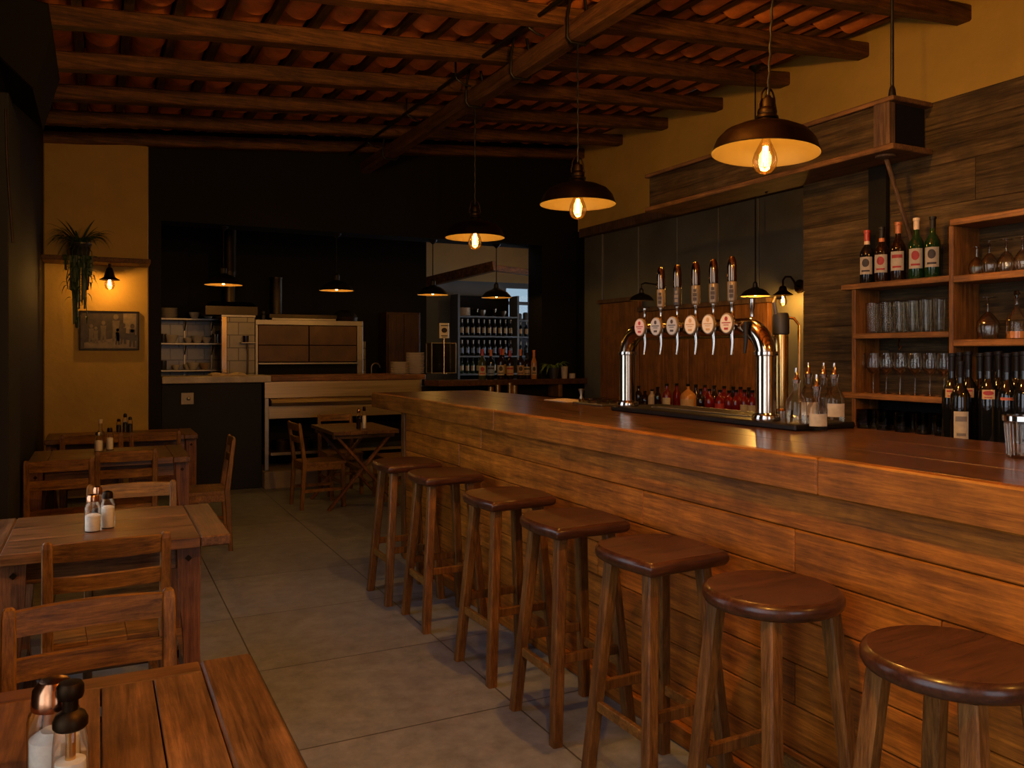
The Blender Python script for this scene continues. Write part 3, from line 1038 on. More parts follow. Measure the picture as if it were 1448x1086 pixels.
BC = [M_badgepink, M_badgegrey, M_badgegrey, M_badgecream, M_badgecream, M_badgecream]
IK = [M_redink, M_darkink, M_darkink, M_tanlabel, M_tanlabel, M_redink]
bpx = [905.4, 928, 951, 977, 1002, 1028]
hpx = [None, 931, 955, 980, 1005, 1032]
# badges look towards the customers' side and slightly down the bar
for i, bx_ in enumerate(bpx):
    by = pix(bx_, X=2.40).y - tw.location.y
    zc = 1.573 - 0.003 * i * 0 - tz
    ang = math.radians(-68)          # local -Y turned to look along -X and a little -Y
    M = Matrix.Translation((2.40 - TX, by, zc)) @ Matrix.Rotation(ang, 4, 'Z')
    el = lambda r0, r1, y: [Vector((r0 * math.cos(2 * PI * k / 32), y, r1 * math.sin(2 * PI * k / 32))) for k in range(32)]
    bd = MB().loft([el(0.0315, 0.045, 0.006), el(0.0315, 0.045, -0.004), el(0.029, 0.042, -0.007)], True, False, M=M).build('badge', M_badgerim, tw)
    MB().loft([el(0.0265, 0.039, -0.006), el(0.0265, 0.039, -0.0085)], True, False, M=M).build('badge_face', BC[i], bd)
    mk = MB()
    mk.box(-0.020, 0.020, -0.0098, -0.0085, 0.001, 0.005, 0, M=M)
    mk.loft([[Vector((0.007 * math.cos(2 * PI * k / 10), y, 0.020 + 0.010 * math.sin(2 * PI * k / 10))) for k in range(10)] for y in (-0.0085, -0.0098)], True, False, M=M)
    mk.box(-0.012, 0.012, -0.0098, -0.0085, -0.008, -0.005, 0, M=M)
    mk.box(-0.009, 0.009, -0.0098, -0.0085, -0.027, -0.018, 0, M=M)
    mk.build('badge_print', IK[i], bd)
    # tap: shank to the badge, body, spout and handle
    MB().tube([Vector((-0.03, by + 0.012, zc)), Vector((-0.085, by + 0.006, zc))], 0.010, 12).build('shank', M_chrome, tw)
    MB().tube([Vector((-0.062, by, zc + 0.028)), Vector((-0.062, by, zc - 0.03)), Vector((-0.062, by - 0.004, zc - 0.085)), Vector((-0.072, by - 0.008, zc - 0.135))], [0.011, 0.012, 0.0075, 0.006], 12).build('spout', M_chrome, tw)
    MB().lathe([(0, 0.018), (0.012, 0.018), (0.012, 0.034), (0.0065, 0.042), (0.0065, 0.075), (0.010, 0.082), (0.010, 0.094), (0.0, 0.094)], 14, (-0.062, by, zc)).build('lever', M_chrome, tw)
    if hpx[i]:
        h0 = zc + 0.09
        low = MB().lathe([(0, 0), (0.012, 0), (0.019, 0.008), (0.020, 0.03), (0.0205, 0.085), (0.019, 0.09), (0, 0.09)], 18, (-0.062, by, h0))
        hb = low.build('tap_handle', [M_pot if i == 2 else M_badgerim][0], tw)
        MB().lathe([(0.0195, 0.09), (0.021, 0.1), (0.0205, 0.155), (0.017, 0.182), (0.010, 0.197), (0.0, 0.201)], 20, (-0.062, by, h0)).build('handle_top', M_handleclear, hb)
        mk = MB()
        for q, (za, zb, wd) in enumerate(((0.02, 0.036, 0.008), (0.04, 0.056, 0.009), (0.06, 0.074, 0.007))):
            for sg in (-0.003,):
                mm = Matrix.Translation((-0.062, by, h0)) @ Matrix.Rotation(math.radians(-52), 4, 'Z')
                mk.box(-wd, wd, -0.0222, -0.0195, za, zb, 0.0008, M=mm)
        mk.build('handle_print', M_darkink if i != 2 else M_greyink, hb)
# side tap without a badge
by = pix(1056, X=2.44).y - tw.location.y
MB().tube([Vector((-0.03, by, zt + 0.02)), Vector((-0.055, by, zt + 0.02)), Vector((-0.055, by, zt - 0.06)), Vector((-0.062, by, zt - 0.11))], [0.01, 0.011, 0.009, 0.006], 12).build('spout', M_iron, tw)
MB().lathe([(0, 0.045), (0.008, 0.045), (0.008, 0.075), (0.011, 0.08), (0.011, 0.12), (0.0, 0.125)], 14, (-0.02, by, zt)).build('lever', M_chrome, tw)

# tall clear dispenser tube behind the tower
p = pix(1104, X=2.66)
td = thing('drink_tower', 'tall gold-lit clear drink dispenser tube behind the beer tower', 'dispenser', (2.66, p.y, tz))
MB().lathe([(0, 0), (0.05, 0), (0.05, 0.03), (0.035, 0.04), (0, 0.04)], 24).build('foot', M_chrome, td)
MB().lathe([(0.03, 0.04), (0.032, 0.06), (0.032, 0.36), (0.03, 0.37), (0, 0.37)], 24).build('cylinder', M_brass, td)  # brass colour stands in for gold light in the clear tube
MB().lathe([(0.032, 0.36), (0.036, 0.365), (0.036, 0.44), (0.030, 0.455), (0.0, 0.455)], 24).build('cap', M_rubber, td)
MB().tube([(-0.028, 0.0, 0.45), (-0.04, 0.0, 0.5), (-0.03, 0.0, 0.52), (0.0, 0.0, 0.522)], 0.008, 8).build('lid_hook', M_steel2, td)
p = pix(1130, X=2.70)
bl = thing('bar_pole_light', 'thin upright brass pole with bent top beside the drink tube', 'pole', (2.70, p.y, tz))
MB().tube([(0, 0, 0.0), (0, 0, 0.40), (-0.01, 0.02, 0.43), (-0.03, 0.07, 0.44)], 0.006, 8).build('stem', M_brass, bl)
MB().lathe([(0, 0), (0.03, 0), (0.03, 0.008), (0.0, 0.012)], 16).build('foot', M_brass, bl)

# ------------------------------------------------------------------ bottles
def bottle_prof(h, r, rn, neck, sh=0.18):
    """h height, r body radius, rn neck radius, neck = share of height taken by the neck."""
    zb = h * (1 - neck - sh)
    return [(0, 0), (r * 0.92, 0), (r, 0.008), (r, zb), (r * 0.94, zb + h * sh * 0.35), (r * 0.66, zb + h * sh * 0.72), (rn * 1.15, zb + h * sh), (rn, zb + h * sh + 0.01), (rn, h - 0.014), (rn * 1.22, h - 0.012), (rn * 1.22, h - 0.002), (0, h)]


def patch(r, a0, a1, z0, z1, n=10, c=(0, 0), off=0.0009, inv=False):
    """A paper label wrapped on the bottle; angle 0 looks along -Y."""
    m = MB()
    o = []
    for k in range(n + 1):
        a = a0 + (a1 - a0) * k / n
        o.append((c[0] + (r + off) * math.sin(a), c[1] - (r + off) * math.cos(a)))
    i_ = [(c[0] + (p[0] - c[0]) * (r - 0.001) / (r + off), c[1] + (p[1] - c[1]) * (r - 0.001) / (r + off)) for p in o]
    poly = o + i_[::-1]
    m.loft([[Vector((x, y, z)) for x, y in poly] for z in (z0, z1)], True, True)
    return m


def make_bottle(name, label, loc, rz, h, r, gl, lab_m=None, cap_m=None, ink=None, neck=0.28, rn=0.0135, lz=(0.18, 0.5), la=1.1, sh=0.18, band=None, cat='bottle', group=None, blob=True, cap_len=0.06):
    t = thing(name, label, cat, loc, rz, group)
    MB().lathe(bottle_prof(h, r, rn, neck, sh), 22).build('bottle_body', gl, t)
    if lab_m is not None:
        lb = patch(r, -la, la, h * lz[0], h * lz[1]).build('paper_label', lab_m, t)
        if ink is not None:
            zc, hh = h * (lz[0] * 0.35 + lz[1] * 0.65), h * (lz[1] - lz[0])
            mk = MB()
            if blob:
                n = 16
                ring = []
                for dr in (0.0004, 0.0018):
                    for q in ((0.55, 1.0) if dr < 0.001 else (1.0, 0.55, 0.08)):
                        ring.append([Vector(((r + dr) * math.sin(0.5 * q * math.cos(2 * PI * k / n)), -(r + dr) * math.cos(0.5 * q * math.cos(2 * PI * k / n)), zc + hh * 0.24 * q * math.sin(2 * PI * k / n))) for k in range(n)])
                mk.loft(ring, True, False)
            else:
                q = patch(r, -la * 0.75, la * 0.75, zc, zc + hh * 0.18, off=0.0018)
                mk.add(q.v, q.f)
            q = patch(r, -la * 0.6, la * 0.6, h * lz[0] + hh * 0.14, h * lz[0] + hh * 0.24, off=0.0018)
            mk.add(q.v, q.f)
            mk.build('label_print', ink, lb)
    if cap_m is not None:
        MB().lathe([(rn + 0.0007, h - cap_len), (rn + 0.001, h - 0.016), (rn * 1.22 + 0.001, h - 0.014), (rn * 1.22 + 0.001, h), (0, h + 0.002)], 18).build('capsule', cap_m, t)
    if band is not None:
        MB().lathe([(rn + 0.0008, h - cap_len - 0.03), (rn + 0.0012, h - cap_len - 0.028), (rn + 0.0012, h - cap_len - 0.004), (rn + 0.0008, h - cap_len)], 18).build('neck_band', band, t)
    return t


# ------------------------------------------------------------------ shelf unit on the plank wall
SF = 3.655
Yl = pix(1206, X=SF).y
Ym = pix(1345, X=SF).y
Ye = 1.6
su = thing('wall_shelf_unit', 'open pine shelving on the plank wall behind the bar', 'shelf', (PWX, Yl, 1.0))
ov = pix(1189, X=SF).y
m = MB()
part(MB().box(SF, PWX, Ym, ov, 1.790, 1.82, 0.003), 'shelf_board', M_shelf, su)
part(MB().box(SF, PWX, Ym + 0.012, Yl, 1.522, 1.55, 0.003), 'shelf_board', M_shelf, su)
part(MB().box(SF, PWX, Ym - 0.03, ov, 1.20, 1.23, 0.003), 'shelf_board', M_shelf, su)
part(MB().box(SF - 0.012, PWX, Ye, Ym, 2.055, 2.085, 0.003), 'shelf_board', M_shelf, su)
part(MB().box(SF - 0.008, PWX, Ye, Ym - 0.014, 1.782, 1.815, 0.003), 'shelf_board', M_shelf, su)
part(MB().box(SF - 0.008, PWX, Ye, Ym - 0.014, 1.478, 1.51, 0.003), 'shelf_board', M_shelf, su)
part(MB().box(SF + 0.004, PWX, Yl - 0.012, Yl + 0.012, 1.05, 1.79, 0.003), 'upright', M_shelfZ, su)
part(MB().box(SF - 0.004, PWX, Ym - 0.013, Ym + 0.011, 1.05, 2.055, 0.003), 'upright', M_shelfZ, su)
part(MB().box(PWX - 0.012, PWX - 0.001, Ym, Yl, 1.05, 1.20, 0), 'back_board', M_void, su)
part(MB().box(PWX - 0.012, PWX - 0.001, Ye, Ym - 0.013, 1.05, 1.478, 0), 'back_board', M_void, su)

bc = thing('back_bar_cabinet', 'dark back bar cabinet under the pine shelves', 'cabinet', (3.6, 2.3, 0))
part(MB().box(3.34, PWX - 0.002, 0.6, Yl + 0.08, 1.02, 1.05, 0.004), 'worktop', M_bartop, bc)
part(MB().box(3.38, PWX - 0.002, 0.6, Yl + 0.06, 0.0, 1.02, 0.004), 'cabinet_body', M_void, bc)

# five wine bottles on the top shelf
five = [(1226, M_wine, M_cream, M_foilred, M_darkink, M_foilcream, 0.295, True, 'dark wine bottle with red cap, furthest left of five on top shelf'),
        (1247, M_winebrown, M_cream, M_foilblack, M_redink, M_foilorange, 0.300, True, 'dark wine bottle with orange neck band and red crest, second of five on top shelf'),
        (1270, M_winebrown, M_cream, M_foilorange, M_redink, None, 0.312, False, 'dark wine bottle with copper foil and red striped label, middle of five'),
        (1296, M_winegreen, M_tanlabel, M_foilcream, M_redink, None, 0.318, True, 'green wine bottle with cream foil and red oval crest on top shelf'),
        (1319, M_winegreen, M_tanlabel, M_foilblack, M_darkink, None, 0.312, True, 'green wine bottle with black foil and dark oval crest on top shelf')]
for px_, gm, lm, cm, ink, bd_, h, bl_, lb in five:
    p = pix(px_, X=3.75)
    make_bottle('wine_bottle', lb, (3.75, p.y, 1.82), math.radians(-62), h, 0.0375, gm, lm if lm is M_cream else M_cream, cm, ink, lz=(0.18, 0.50), la=0.95, band=bd_, group='wine bottles on the top shelf', blob=bl_)

# tumblers and stemware
def lathe_thing(name, label, cat, loc, prof, mat, n=22, group=None):
    o = MB().lathe(prof, n).build(name, mat, loc=loc)
    return tag(o, label, cat, group)


def tall_tumbler(h, r):
    return [(0, 0.0), (r * 0.86, 0), (r * 0.88, 0.004), (r, h), (r - 0.002, h), (r * 0.86 - 0.002, 0.012), (0, 0.012)]


M_shadowgl = glass('tumbler glass', (0.97, 0.96, 0.93), 0.33)
px7 = [1214, 1233, 1252, 1271, 1290, 1309, 1328]
src = None
for i, px_ in enumerate(px7):
    p = pix(px_, X=3.73)
    lb = f'{ORD[i]} tall clear tumbler from the left on the middle shelf'
    if src is None:
        src = lathe_thing('tumbler', lb, 'glass', (3.73, p.y, 1.55), tall_tumbler(0.165, 0.032), M_shadowgl, group='tall tumblers on the middle shelf')
    else:
        dup(src, (3.73, p.y, 1.55), 0, lb)
src = None
for i, px_ in enumerate([1223, 1242, 1261, 1280, 1299, 1318]):
    p = pix(px_, X=3.81)
    lb = f'{ORD[i]} tumbler from the left in the rear row, middle shelf'
    if src is None:
        src = lathe_thing('tumbler', lb, 'glass', (3.80, p.y, 1.55), tall_tumbler(0.16, 0.031), M_shadowgl, group='rear tumblers on the middle shelf')
    else:
        dup(src, (3.80, p.y, 1.55), 0, lb)


def wine_glass(label, loc, group, h=0.215, r=0.036):
    t = thing('wine_glass', label, 'glass', loc, 0, group)
    MB().lathe([(0, 0), (r * 0.95, 0), (r * 0.95, 0.002), (0.006, 0.007), (0.004, 0.012), (0.004, h * 0.46), (0.006, h * 0.48)], 22).build('stem', M_stem, t)
    MB().lathe([(0.004, h * 0.475), (r * 0.55, h * 0.52), (r * 0.97, h * 0.63), (r, h * 0.72), (r * 0.86, h), (r * 0.83, h), (r * 0.96, h * 0.72), (r * 0.93, h * 0.635), (0, h * 0.5)], 24).build('bowl', M_glass, t)
    return t


src = None
for i, px_ in enumerate([1216, 1235, 1253.5, 1273, 1294, 1315, 1335]):
    p = pix(px_, X=3.73)
    lb = f'{ORD[i]} upright stemmed wine glass from the left, lowest shelf'
    if src is None:
        src = wine_glass(lb, (3.73, p.y, 1.23), 'wine glasses on the lowest shelf')
    else:
        dup(src, (3.73, p.y, 1.23), 0, lb)


def snifter(label, loc, h, r, group=None):
    t = thing('snifter_glass', label, 'glass', loc, 0, group)
    MB().lathe([(r * 0.8, 0), (r, h * 0.26), (r * 0.93, h * 0.42), (r * 0.5, h * 0.58), (0.006, h * 0.66), (0.008, h * 0.645), (r * 0.5, h * 0.56), (r * 0.9, h * 0.41), (r * 0.96, h * 0.26), (r * 0.77, 0)], 26).build('bowl', M_glass, t)
    MB().lathe([(0.005, h * 0.65), (0.0045, h * 0.95), (0.008, h * 0.98), (r * 0.8, h * 0.993), (r * 0.8, h), (0, h)], 24).build('stem', M_stem, t)
    return t


for i, px_ in enumerate([1381, 1399, 1423, 1446]):
    p = pix(px_, X=3.745)
    snifter(f'upturned stemmed snifter, {ORD[i]} from the left on upper right shelf', (3.745, p.y, 1.815), 0.155 - (0.02 if i == 0 else 0), 0.036, 'upturned snifters on the upper right shelf')
p = pix(1397, X=3.74)
snifter('large upturned goblet with wide foot on the lower right shelf', (3.74, p.y, 1.51), 0.198, 0.05)
p = pix(1438, X=3.74)
dc = thing('decanter', 'clear stoppered decanter with amber spirit on right shelf', 'decanter', (3.74, p.y, 1.51))
MB().lathe([(0, 0), (0.042, 0), (0.044, 0.006), (0.044, 0.08), (0.038, 0.105), (0.014, 0.14), (0.011, 0.15), (0.011, 0.19), (0.014, 0.195)], 26).build('flask', M_glass, dc)
MB().lathe([(0, 0.004), (0.041, 0.004), (0.042, 0.035), (0, 0.035)], 24).build('spirit', M_amberliq, dc)
MB().lathe([(0, 0.185), (0.009, 0.185), (0.010, 0.20), (0.015, 0.203), (0.013, 0.22), (0, 0.222)], 16).build('stopper', M_glassdim, dc)

# dark tumblers in the bottom bay
src = None
for i, px_ in enumerate([1222, 1237, 1250, 1262, 1276, 1291, 1305, 1320, 1333]):
    p = pix(px_, X=3.66 if i % 2 else 3.60)
    lb = f'{ORD[i]} small dark rocks glass from the left under the shelves'
    loc = (3.66 if i % 2 else 3.60, p.y, 1.05)
    if src is None:
        src = lathe_thing('rocks_glass', lb, 'glass', loc, [(0, 0), (0.034, 0), (0.040, 0.03), (0.038, 0.10), (0.035, 0.10), (0.036, 0.03), (0, 0.012)], M_glassdim, group='rocks glasses in the bottom bay')
    else:
        dup(src, loc, 0, lb)
tag(MB().tube([pix(1272, 480, X=3.83), pix(1270, 487, X=3.80), pix(1272, 494, X=3.79), pix(1275, 489, X=3.79)], 0.004, 8).build('cup_hook', M_brass), 'small brass cup hook under the middle shelf', 'hook')

# tall dark wine bottles standing on the cabinet
wb = [(1346, 3.42, 'orange'), (1357, 3.52, None), (1369, 3.44, 'orange'), (1386, 3.52, None), (1398, 3.42, 'gold'), (1412, 3.54, None), (1424, 3.44, 'red'), (1437, 3.54, None), (1448, 3.43, None)]
for i, (px_, X_, kind) in enumerate(wb):
    p = pix(px_, X=X_)
    make_bottle('wine_bottle', f'tall near-black wine bottle under right shelves, {ORD[i]} from the left', (X_, p.y, 1.05), math.radians(-58), 0.395 + 0.004 * (i % 3), 0.041, M_wine,
                {'orange': M_tanlabel, 'gold': M_tanlabel, 'red': M_foilorange, None: None}[kind], M_foilblack, M_redink if kind else None,
                neck=0.3, rn=0.0145, lz=(0.50, 0.60) if kind != 'red' else (0.50, 0.53), la=0.6, group='tall dark wine bottles under the right shelves', blob=kind == 'gold', cap_len=0.08)
p = pix(1358, X=3.33)
make_bottle('wine_bottle', 'dark wine bottle with long cream label in front of the others', (3.35, pix(1358, X=3.35).y, 1.05), math.radians(-50), 0.36, 0.040, M_wine, M_cream, M_foilblack, M_greyink, lz=(0.06, 0.40), la=0.75, blob=False, cap_len=0.07)

# clear decanter bottles at the tray end
def pour_bottle(label, loc, h=0.172, r=0.042, lab=True):
    t = thing('liquor_bottle', label, 'bottle', loc, math.radians(-35), 'clear liquor bottles at the tray end')
    MB().lathe([(0, 0), (r * 0.95, 0), (r, 0.006), (r, h * 0.5), (r * 0.85, h * 0.58), (0.017, h * 0.74), (0.0145, h * 0.78), (0.0145, h * 0.96), (0.017, h * 0.965), (0.017, h)], 26).build('bottle_body', M_glass, t)
    MB().lathe([(0, h * 0.93), (0.012, h * 0.93), (0.015, h + 0.004), (0.008, h + 0.012), (0.005, h + 0.05), (0.0, h + 0.052)], 16).build('pourer', M_chrome, t)
    if lab:
        patch(r, -0.95, 0.95, h * 0.12, h * 0.40).build('paper_label', M_cream, t)
    return t


for px_, X_, lab_, lb in ((1126, 2.47, False, 'clear square-shouldered liquor bottle with pourer at tray corner'),
                          (1155, 2.53, True, 'clear liquor bottle with cream label and pourer on the tray end'),
                          (1143, 2.66, True, 'clear liquor bottle with pale neck label in the second tray row'),
                          (1165, 2.70, False, 'clear liquor bottle behind the labelled one on the tray'),
                          (1180, 2.68, True, 'dim liquor bottle nearest the shelf upright on the bar')):
    p = pix(px_, X=X_)
    dx = 1 if X_ < 2.6 else 1.0
    z = BT + 0.026 if p.y > 2.38 else BT
    pour_bottle(lb, (X_, p.y, z), 0.172 if X_ < 2.6 else 0.19, 0.040, lab_)

# clear plastic pitcher at the right edge
p = pix(1447, X=2.42)
pc = thing('drink_pitcher', 'clear ribbed drink pitcher on bar top at right edge', 'pitcher', (2.42, p.y, BT))
MB().lathe([(0, 0), (0.040, 0), (0.043, 0.006), (0.050, 0.105), (0.054, 0.108), (0.054, 0.125), (0.051, 0.125), (0.047, 0.10), (0.040, 0.01), (0, 0.01)], 28).build('pitcher_body', M_glass, pc)
rb = MB()
for k in range(14):
    a = 2 * PI * k / 14
    rb.tube([(0.0415 * math.cos(a), 0.0415 * math.sin(a), 0.01), (0.048 * math.cos(a), 0.048 * math.sin(a), 0.1)], 0.0018, 6)
rb.build('ribs', M_chrome, pc)
MB().lathe([(0.052, 0.108), (0.0555, 0.110), (0.0555, 0.124), (0.052, 0.126)], 28).build('rim_band', M_chrome, pc)

# ================================================================== DINING TABLES
TZ = 0.73


def leg_profile(x_top, x_bot, w_top, w_mid, w_bot, ztop):
    n = 10
    L, R_ = [], []
    for k in range(n + 1):
        t = k / n
        z = ztop * (1 - t)
        c = x_top + (x_bot - x_top) * t
        if t < 0.18:
            w = w_top
        elif t < 0.62:
            w = w_top + (w_mid - w_top) * (t - 0.18) / 0.44
        else:
            w = w_mid + (w_bot - w_mid) * ((t - 0.62) / 0.38) ** 2
        L.append((c - w / 2, z))
        R_.append((c + w / 2, z))
    return L + R_[::-1]


def make_table(label, x0, x1, y0, y1, planks='X', group='dining tables by the left wall', rz=0.0, bolts=True, inset=0.15, brace=True):
    cx, cy = (x0 + x1) / 2, (y0 + y1) / 2
    W, D = (x1 - x0) / 2, (y1 - y0) / 2
    t = thing('dining_table', label, 'table', (cx, cy, 0), rz, group)
    th = 0.042
    e = 0.115
    m = MB()
    if planks == 'X':
        n = 3
        for k in range(n):
            a = -D + 2 * D * k / n
            m.box(-W + e, W - e, a + 0.0008, a + 2 * D / n - 0.0008, TZ - th, TZ, 0.0025)
        m.build('tabletop', M_tableX, t)
    else:
        xs = [-W, -W + 0.13, -0.165, 0.09, 0.30, W - e][0:]
        xs = [-W + e] + [-W + e + (2 * W - 2 * e) * k / 5 for k in range(1, 5)] + [W - e]
        for a, b in zip(xs, xs[1:]):
            m.box(a + 0.0016, b - 0.0016, -D + 0.08, D - 0.07, TZ - th, TZ, 0.0016)
        m.build('tabletop', M_tableY, t)
        MB().box(-W + e, W - e - 0.001, D - 0.068, D, TZ - th, TZ, 0.003).build('border_board', M_tableX, t)
        MB().box(-W + e, W - e - 0.001, -D, -D + 0.078, TZ - th, TZ, 0.003).build('border_board', M_tableX, t)
    for s_ in (-1, 1):
        a, b = sorted((s_ * (W - e + 0.0015), s_ * W))
        MB().box(a, b, -D, D, TZ - th, TZ + 0.0008, 0.006).build('end_board', M_tableY, t)
    # side rails and flared trestle legs
    for s_ in (-1, 1):
        MB().box(-W + 0.1, W - 0.1, s_ * (D - 0.13) - 0.014, s_ * (D - 0.13) + 0.014, TZ - th - 0.1, TZ - th, 0.003).build('apron', M_tableX, t)
    for sx in (-1, 1):
        for sy in (-1, 1):
            pf = leg_profile(sx * (W - inset), sx * (W - inset + 0.02), 0.085, 0.06, 0.14, TZ - th)
            lg = MB().prism(pf, sy * (D - 0.13) - 0.017 + (sy * 0.032), sy * (D - 0.13) + 0.017 + (sy * 0.032), 'Y', b=0.003).build('leg', M_tableleg, t)
            if bolts and sy < 0:
                c = Vector((sx * (W - inset), -(D - 0.13) - 0.055, TZ - th - 0.055))
                q = MB().prism([(c.x + 0.013 * math.cos(PI / 2 * k), c.z + 0.013 * math.sin(PI / 2 * k)) for k in range(4)], c.y, c.y + 0.006, 'Y')
                tag(q.build('bolt_head', M_bronze, lg), 'bronze diamond bolt head')
        if brace:
            MB().box(sx * (W - 0.145) - 0.02, sx * (W - 0.145) + 0.02, -(D - 0.14), D - 0.14, 0.14, 0.20, 0.004).build('stretcher', M_tableX, t)
    if brace:
        MB().box(-(W - 0.165), W - 0.165, -0.03, 0.03, 0.15, 0.19, 0.004).build('stretcher', M_tableX, t)
    return t


make_table('nearest plank-topped dining table at the bottom left corner', -0.42, 0.324, 1.22, 2.045, 'Y')
make_table('dining table with breadboard ends, second from the camera by the left wall', -0.43, 0.468, 3.42, 4.16)
make_table('dining table third along the left wall, two condiment bottles on it', -0.42, 0.57, 6.10, 6.90, inset=0.05, brace=False)
make_table('furthest dining table along the left wall, against the ochre pillar side', -0.40, 0.78, 7.72, 8.35, inset=0.05, brace=False)

# X-legged table by the kitchen counter
xt = thing('dining_table', 'small cross-legged wooden table by the kitchen counter', 'table', (2.20, 7.80, 0))
W, D = 0.31, 0.44
m = MB()
for k in range(4):
    m.box(-W + 2 * W * k / 4 + 0.0008, -W + 2 * W * (k + 1) / 4 - 0.0008, -D, D, TZ - 0.035, TZ, 0.003)
m.build('tabletop', M_tableY, xt)
for s_ in (-1, 1):
    y = s_ * (D - 0.1)
    MB().bar((-W + 0.04, y - 0.012, TZ - 0.04), (W + 0.02, y - 0.012, 0.0), 0.024, 0.055, 0.004, (0, 1, 0)).build('leg', M_tableleg, xt)
    MB().bar((W - 0.04, y + 0.014, TZ - 0.04), (-W - 0.02, y + 0.014, 0.0), 0.024, 0.055, 0.004, (0, 1, 0)).build('leg', M_tableleg, xt)
    MB().box(-W + 0.02, W - 0.02, y - 0.025, y + 0.025, TZ - 0.075, TZ - 0.035, 0.003).build('cleat', M_tableX, xt)
MB().bar((0, -D + 0.1, 0.345), (0, D - 0.1, 0.345), 0.04, 0.05, 0.004).build('stretcher', M_tableY, xt)

# ================================================================== CHAIRS
CZ, CT = 0.43, 0.80


def make_chair(label):
    """Back at local -Y, sitter looks along +Y."""
    t = thing('dining_chair', label, 'chair')
    W = 0.205
    o = [(-0.19, -0.20), (0.19, -0.20), (0.205, 0.17), (0.195, 0.205), (-0.195, 0.205), (-0.205, 0.17)]
    m = MB()
    for a, b in ((-1, -0.34), (-0.335, 0.33), (0.335, 1)):
        m.prism([(0.19 * a, -0.19), (0.19 * b, -0.19), (0.207 * b, 0.2), (0.207 * a, 0.2)], CZ - 0.024, CZ, 'Z', b=0.003)
    m.build('seat', M_chairX, t)
    lean = lambda z: -0.185 - max(0, z - CZ) * 0.13 - max(0, CZ - z) * 0.06
    for s_ in (-1, 1):
        rings = []
        for z, w, d_ in ((0, 0.034, 0.030), (0.2, 0.036, 0.034), (CZ, 0.038, 0.038), (0.6, 0.036, 0.032), (0.775, 0.034, 0.028), (0.793, 0.028, 0.022), (CT, 0.016, 0.012)):
            y = lean(z)
            hw, hd = w / 2, d_ / 2
            ch = 0.004 if z < 0.79 else 0.003
            c = Vector((s_ * (W - 0.017), y, z))
            rings.append([c + Vector(q) for q in ((-hw + ch, -hd, 0), (hw - ch, -hd, 0), (hw, -hd + ch, 0), (hw, hd - ch, 0), (hw - ch, hd, 0), (-hw + ch, hd, 0), (-hw, hd - ch, 0), (-hw, -hd + ch, 0))])
        MB().loft(rings).build('back_post', M_chairZ, t)
        MB().bar((s_ * (W - 0.022), 0.175, CZ - 0.024), (s_ * (W - 0.018), 0.185, 0), 0.036, 0.036, 0.004, (0, 1, 0)).build('front_leg', M_chairZ, t)
        MB().bar((s_ * (W - 0.02), -0.19, 0.17), (s_ * (W - 0.02), 0.18, 0.17), 0.02, 0.03, 0.003).build('stretcher', M_chairX, t)
        MB().box(s_ * (W - 0.02) - 0.011, s_ * (W - 0.02) + 0.011, -0.175, 0.165, CZ - 0.075, CZ - 0.024, 0.002).build('seat_rail', M_chairX, t)
    MB().bar((-W + 0.02, 0.18, 0.22), (W - 0.02, 0.18, 0.22), 0.02, 0.03, 0.003).build('stretcher', M_chairX, t)
    MB().box(-W + 0.035, W - 0.035, 0.165, 0.187, CZ - 0.075, CZ - 0.024, 0.002).build('seat_rail', M_chairX, t)
    MB().box(-W + 0.035, W - 0.035, -0.19, -0.168, CZ - 0.075, CZ - 0.024, 0.002).build('seat_rail', M_chairX, t)
    for z0, z1 in ((0.725, 0.79), (0.615, 0.672)):
        rings = []
        n = 10
        for k in range(n + 1):
            x = -W + 0.03 + (2 * W - 0.06) * k / n
            bow = -0.016 * (1 - (2 * k / n - 1) ** 2)
            crown = 0.006 * (1 - (2 * k / n - 1) ** 2) if z1 > 0.7 else 0
            rings.append([Vector((x, lean(z0) + bow - 0.008, z0)), Vector((x, lean(z0) + bow + 0.008, z0)),
                          Vector((x, lean(z1) + bow + 0.009, z1 - 0.003 + crown)), Vector((x, lean(z1) + bow + 0.004, z1 + crown)),
                          Vector((x, lean(z1) + bow - 0.004, z1 + crown)), Vector((x, lean(z1) + bow - 0.009, z1 - 0.003 + crown))])
        MB().loft(rings, True, False).build('back_slat', M_chairX, t)
    return t


ch = make_chair('wooden slat-back chair nearest the camera, facing the bottom left table')
ch.location, ch.rotation_euler = (-0.01, 2.22, 0), (0, 0, PI + 0.03)
for (x, y, rz, lb, s) in (
        (0.02, 3.47, 0.04, 'wooden slat-back chair drawn up to the near side of the second table', None),
        (0.145, 4.30, PI - 0.02, 'pale-lit wooden chair on the far side of the second table', None),
        (-0.215, 5.94, 0.0, 'wooden chair left of a pair, backs this way, before the third table', (0.93, 1, 1)),
        (0.16, 6.27, 0.02, 'wooden chair right of a pair, backs this way, before the third table', (0.92, 1, 1)),
        (0.66, 6.50, PI / 2 - 0.05, 'wooden chair seen side-on at the end of the third table', (1, 1, 1.02)),
        (-0.05, 7.58, 0.0, 'wooden chair left of two tucked under the furthest left table', (1.1, 1, 1)),
        (0.42, 7.58, -0.03, 'wooden chair right of two tucked under the furthest left table', (0.95, 1, 1)),
        (1.86, 7.80, -PI / 2 + 0.06, 'wooden chair at the left of the cross-legged table', (0.95, 1, 1)),
        (2.23, 8.40, PI, 'wooden chair behind the cross-legged table by the steel unit', (0.9, 1, 1)),
        (2.66, 7.85, PI / 2, 'wooden chair half hidden between cross-legged table and bar end', (0.95, 1, 1))):
    dup(ch, (x, y, 0), rz, lb, scale=s)
for o in bpy.data.objects:
    if o.name.startswith('dining_chair'):
        o['group'] = 'wooden slat-back dining chairs'

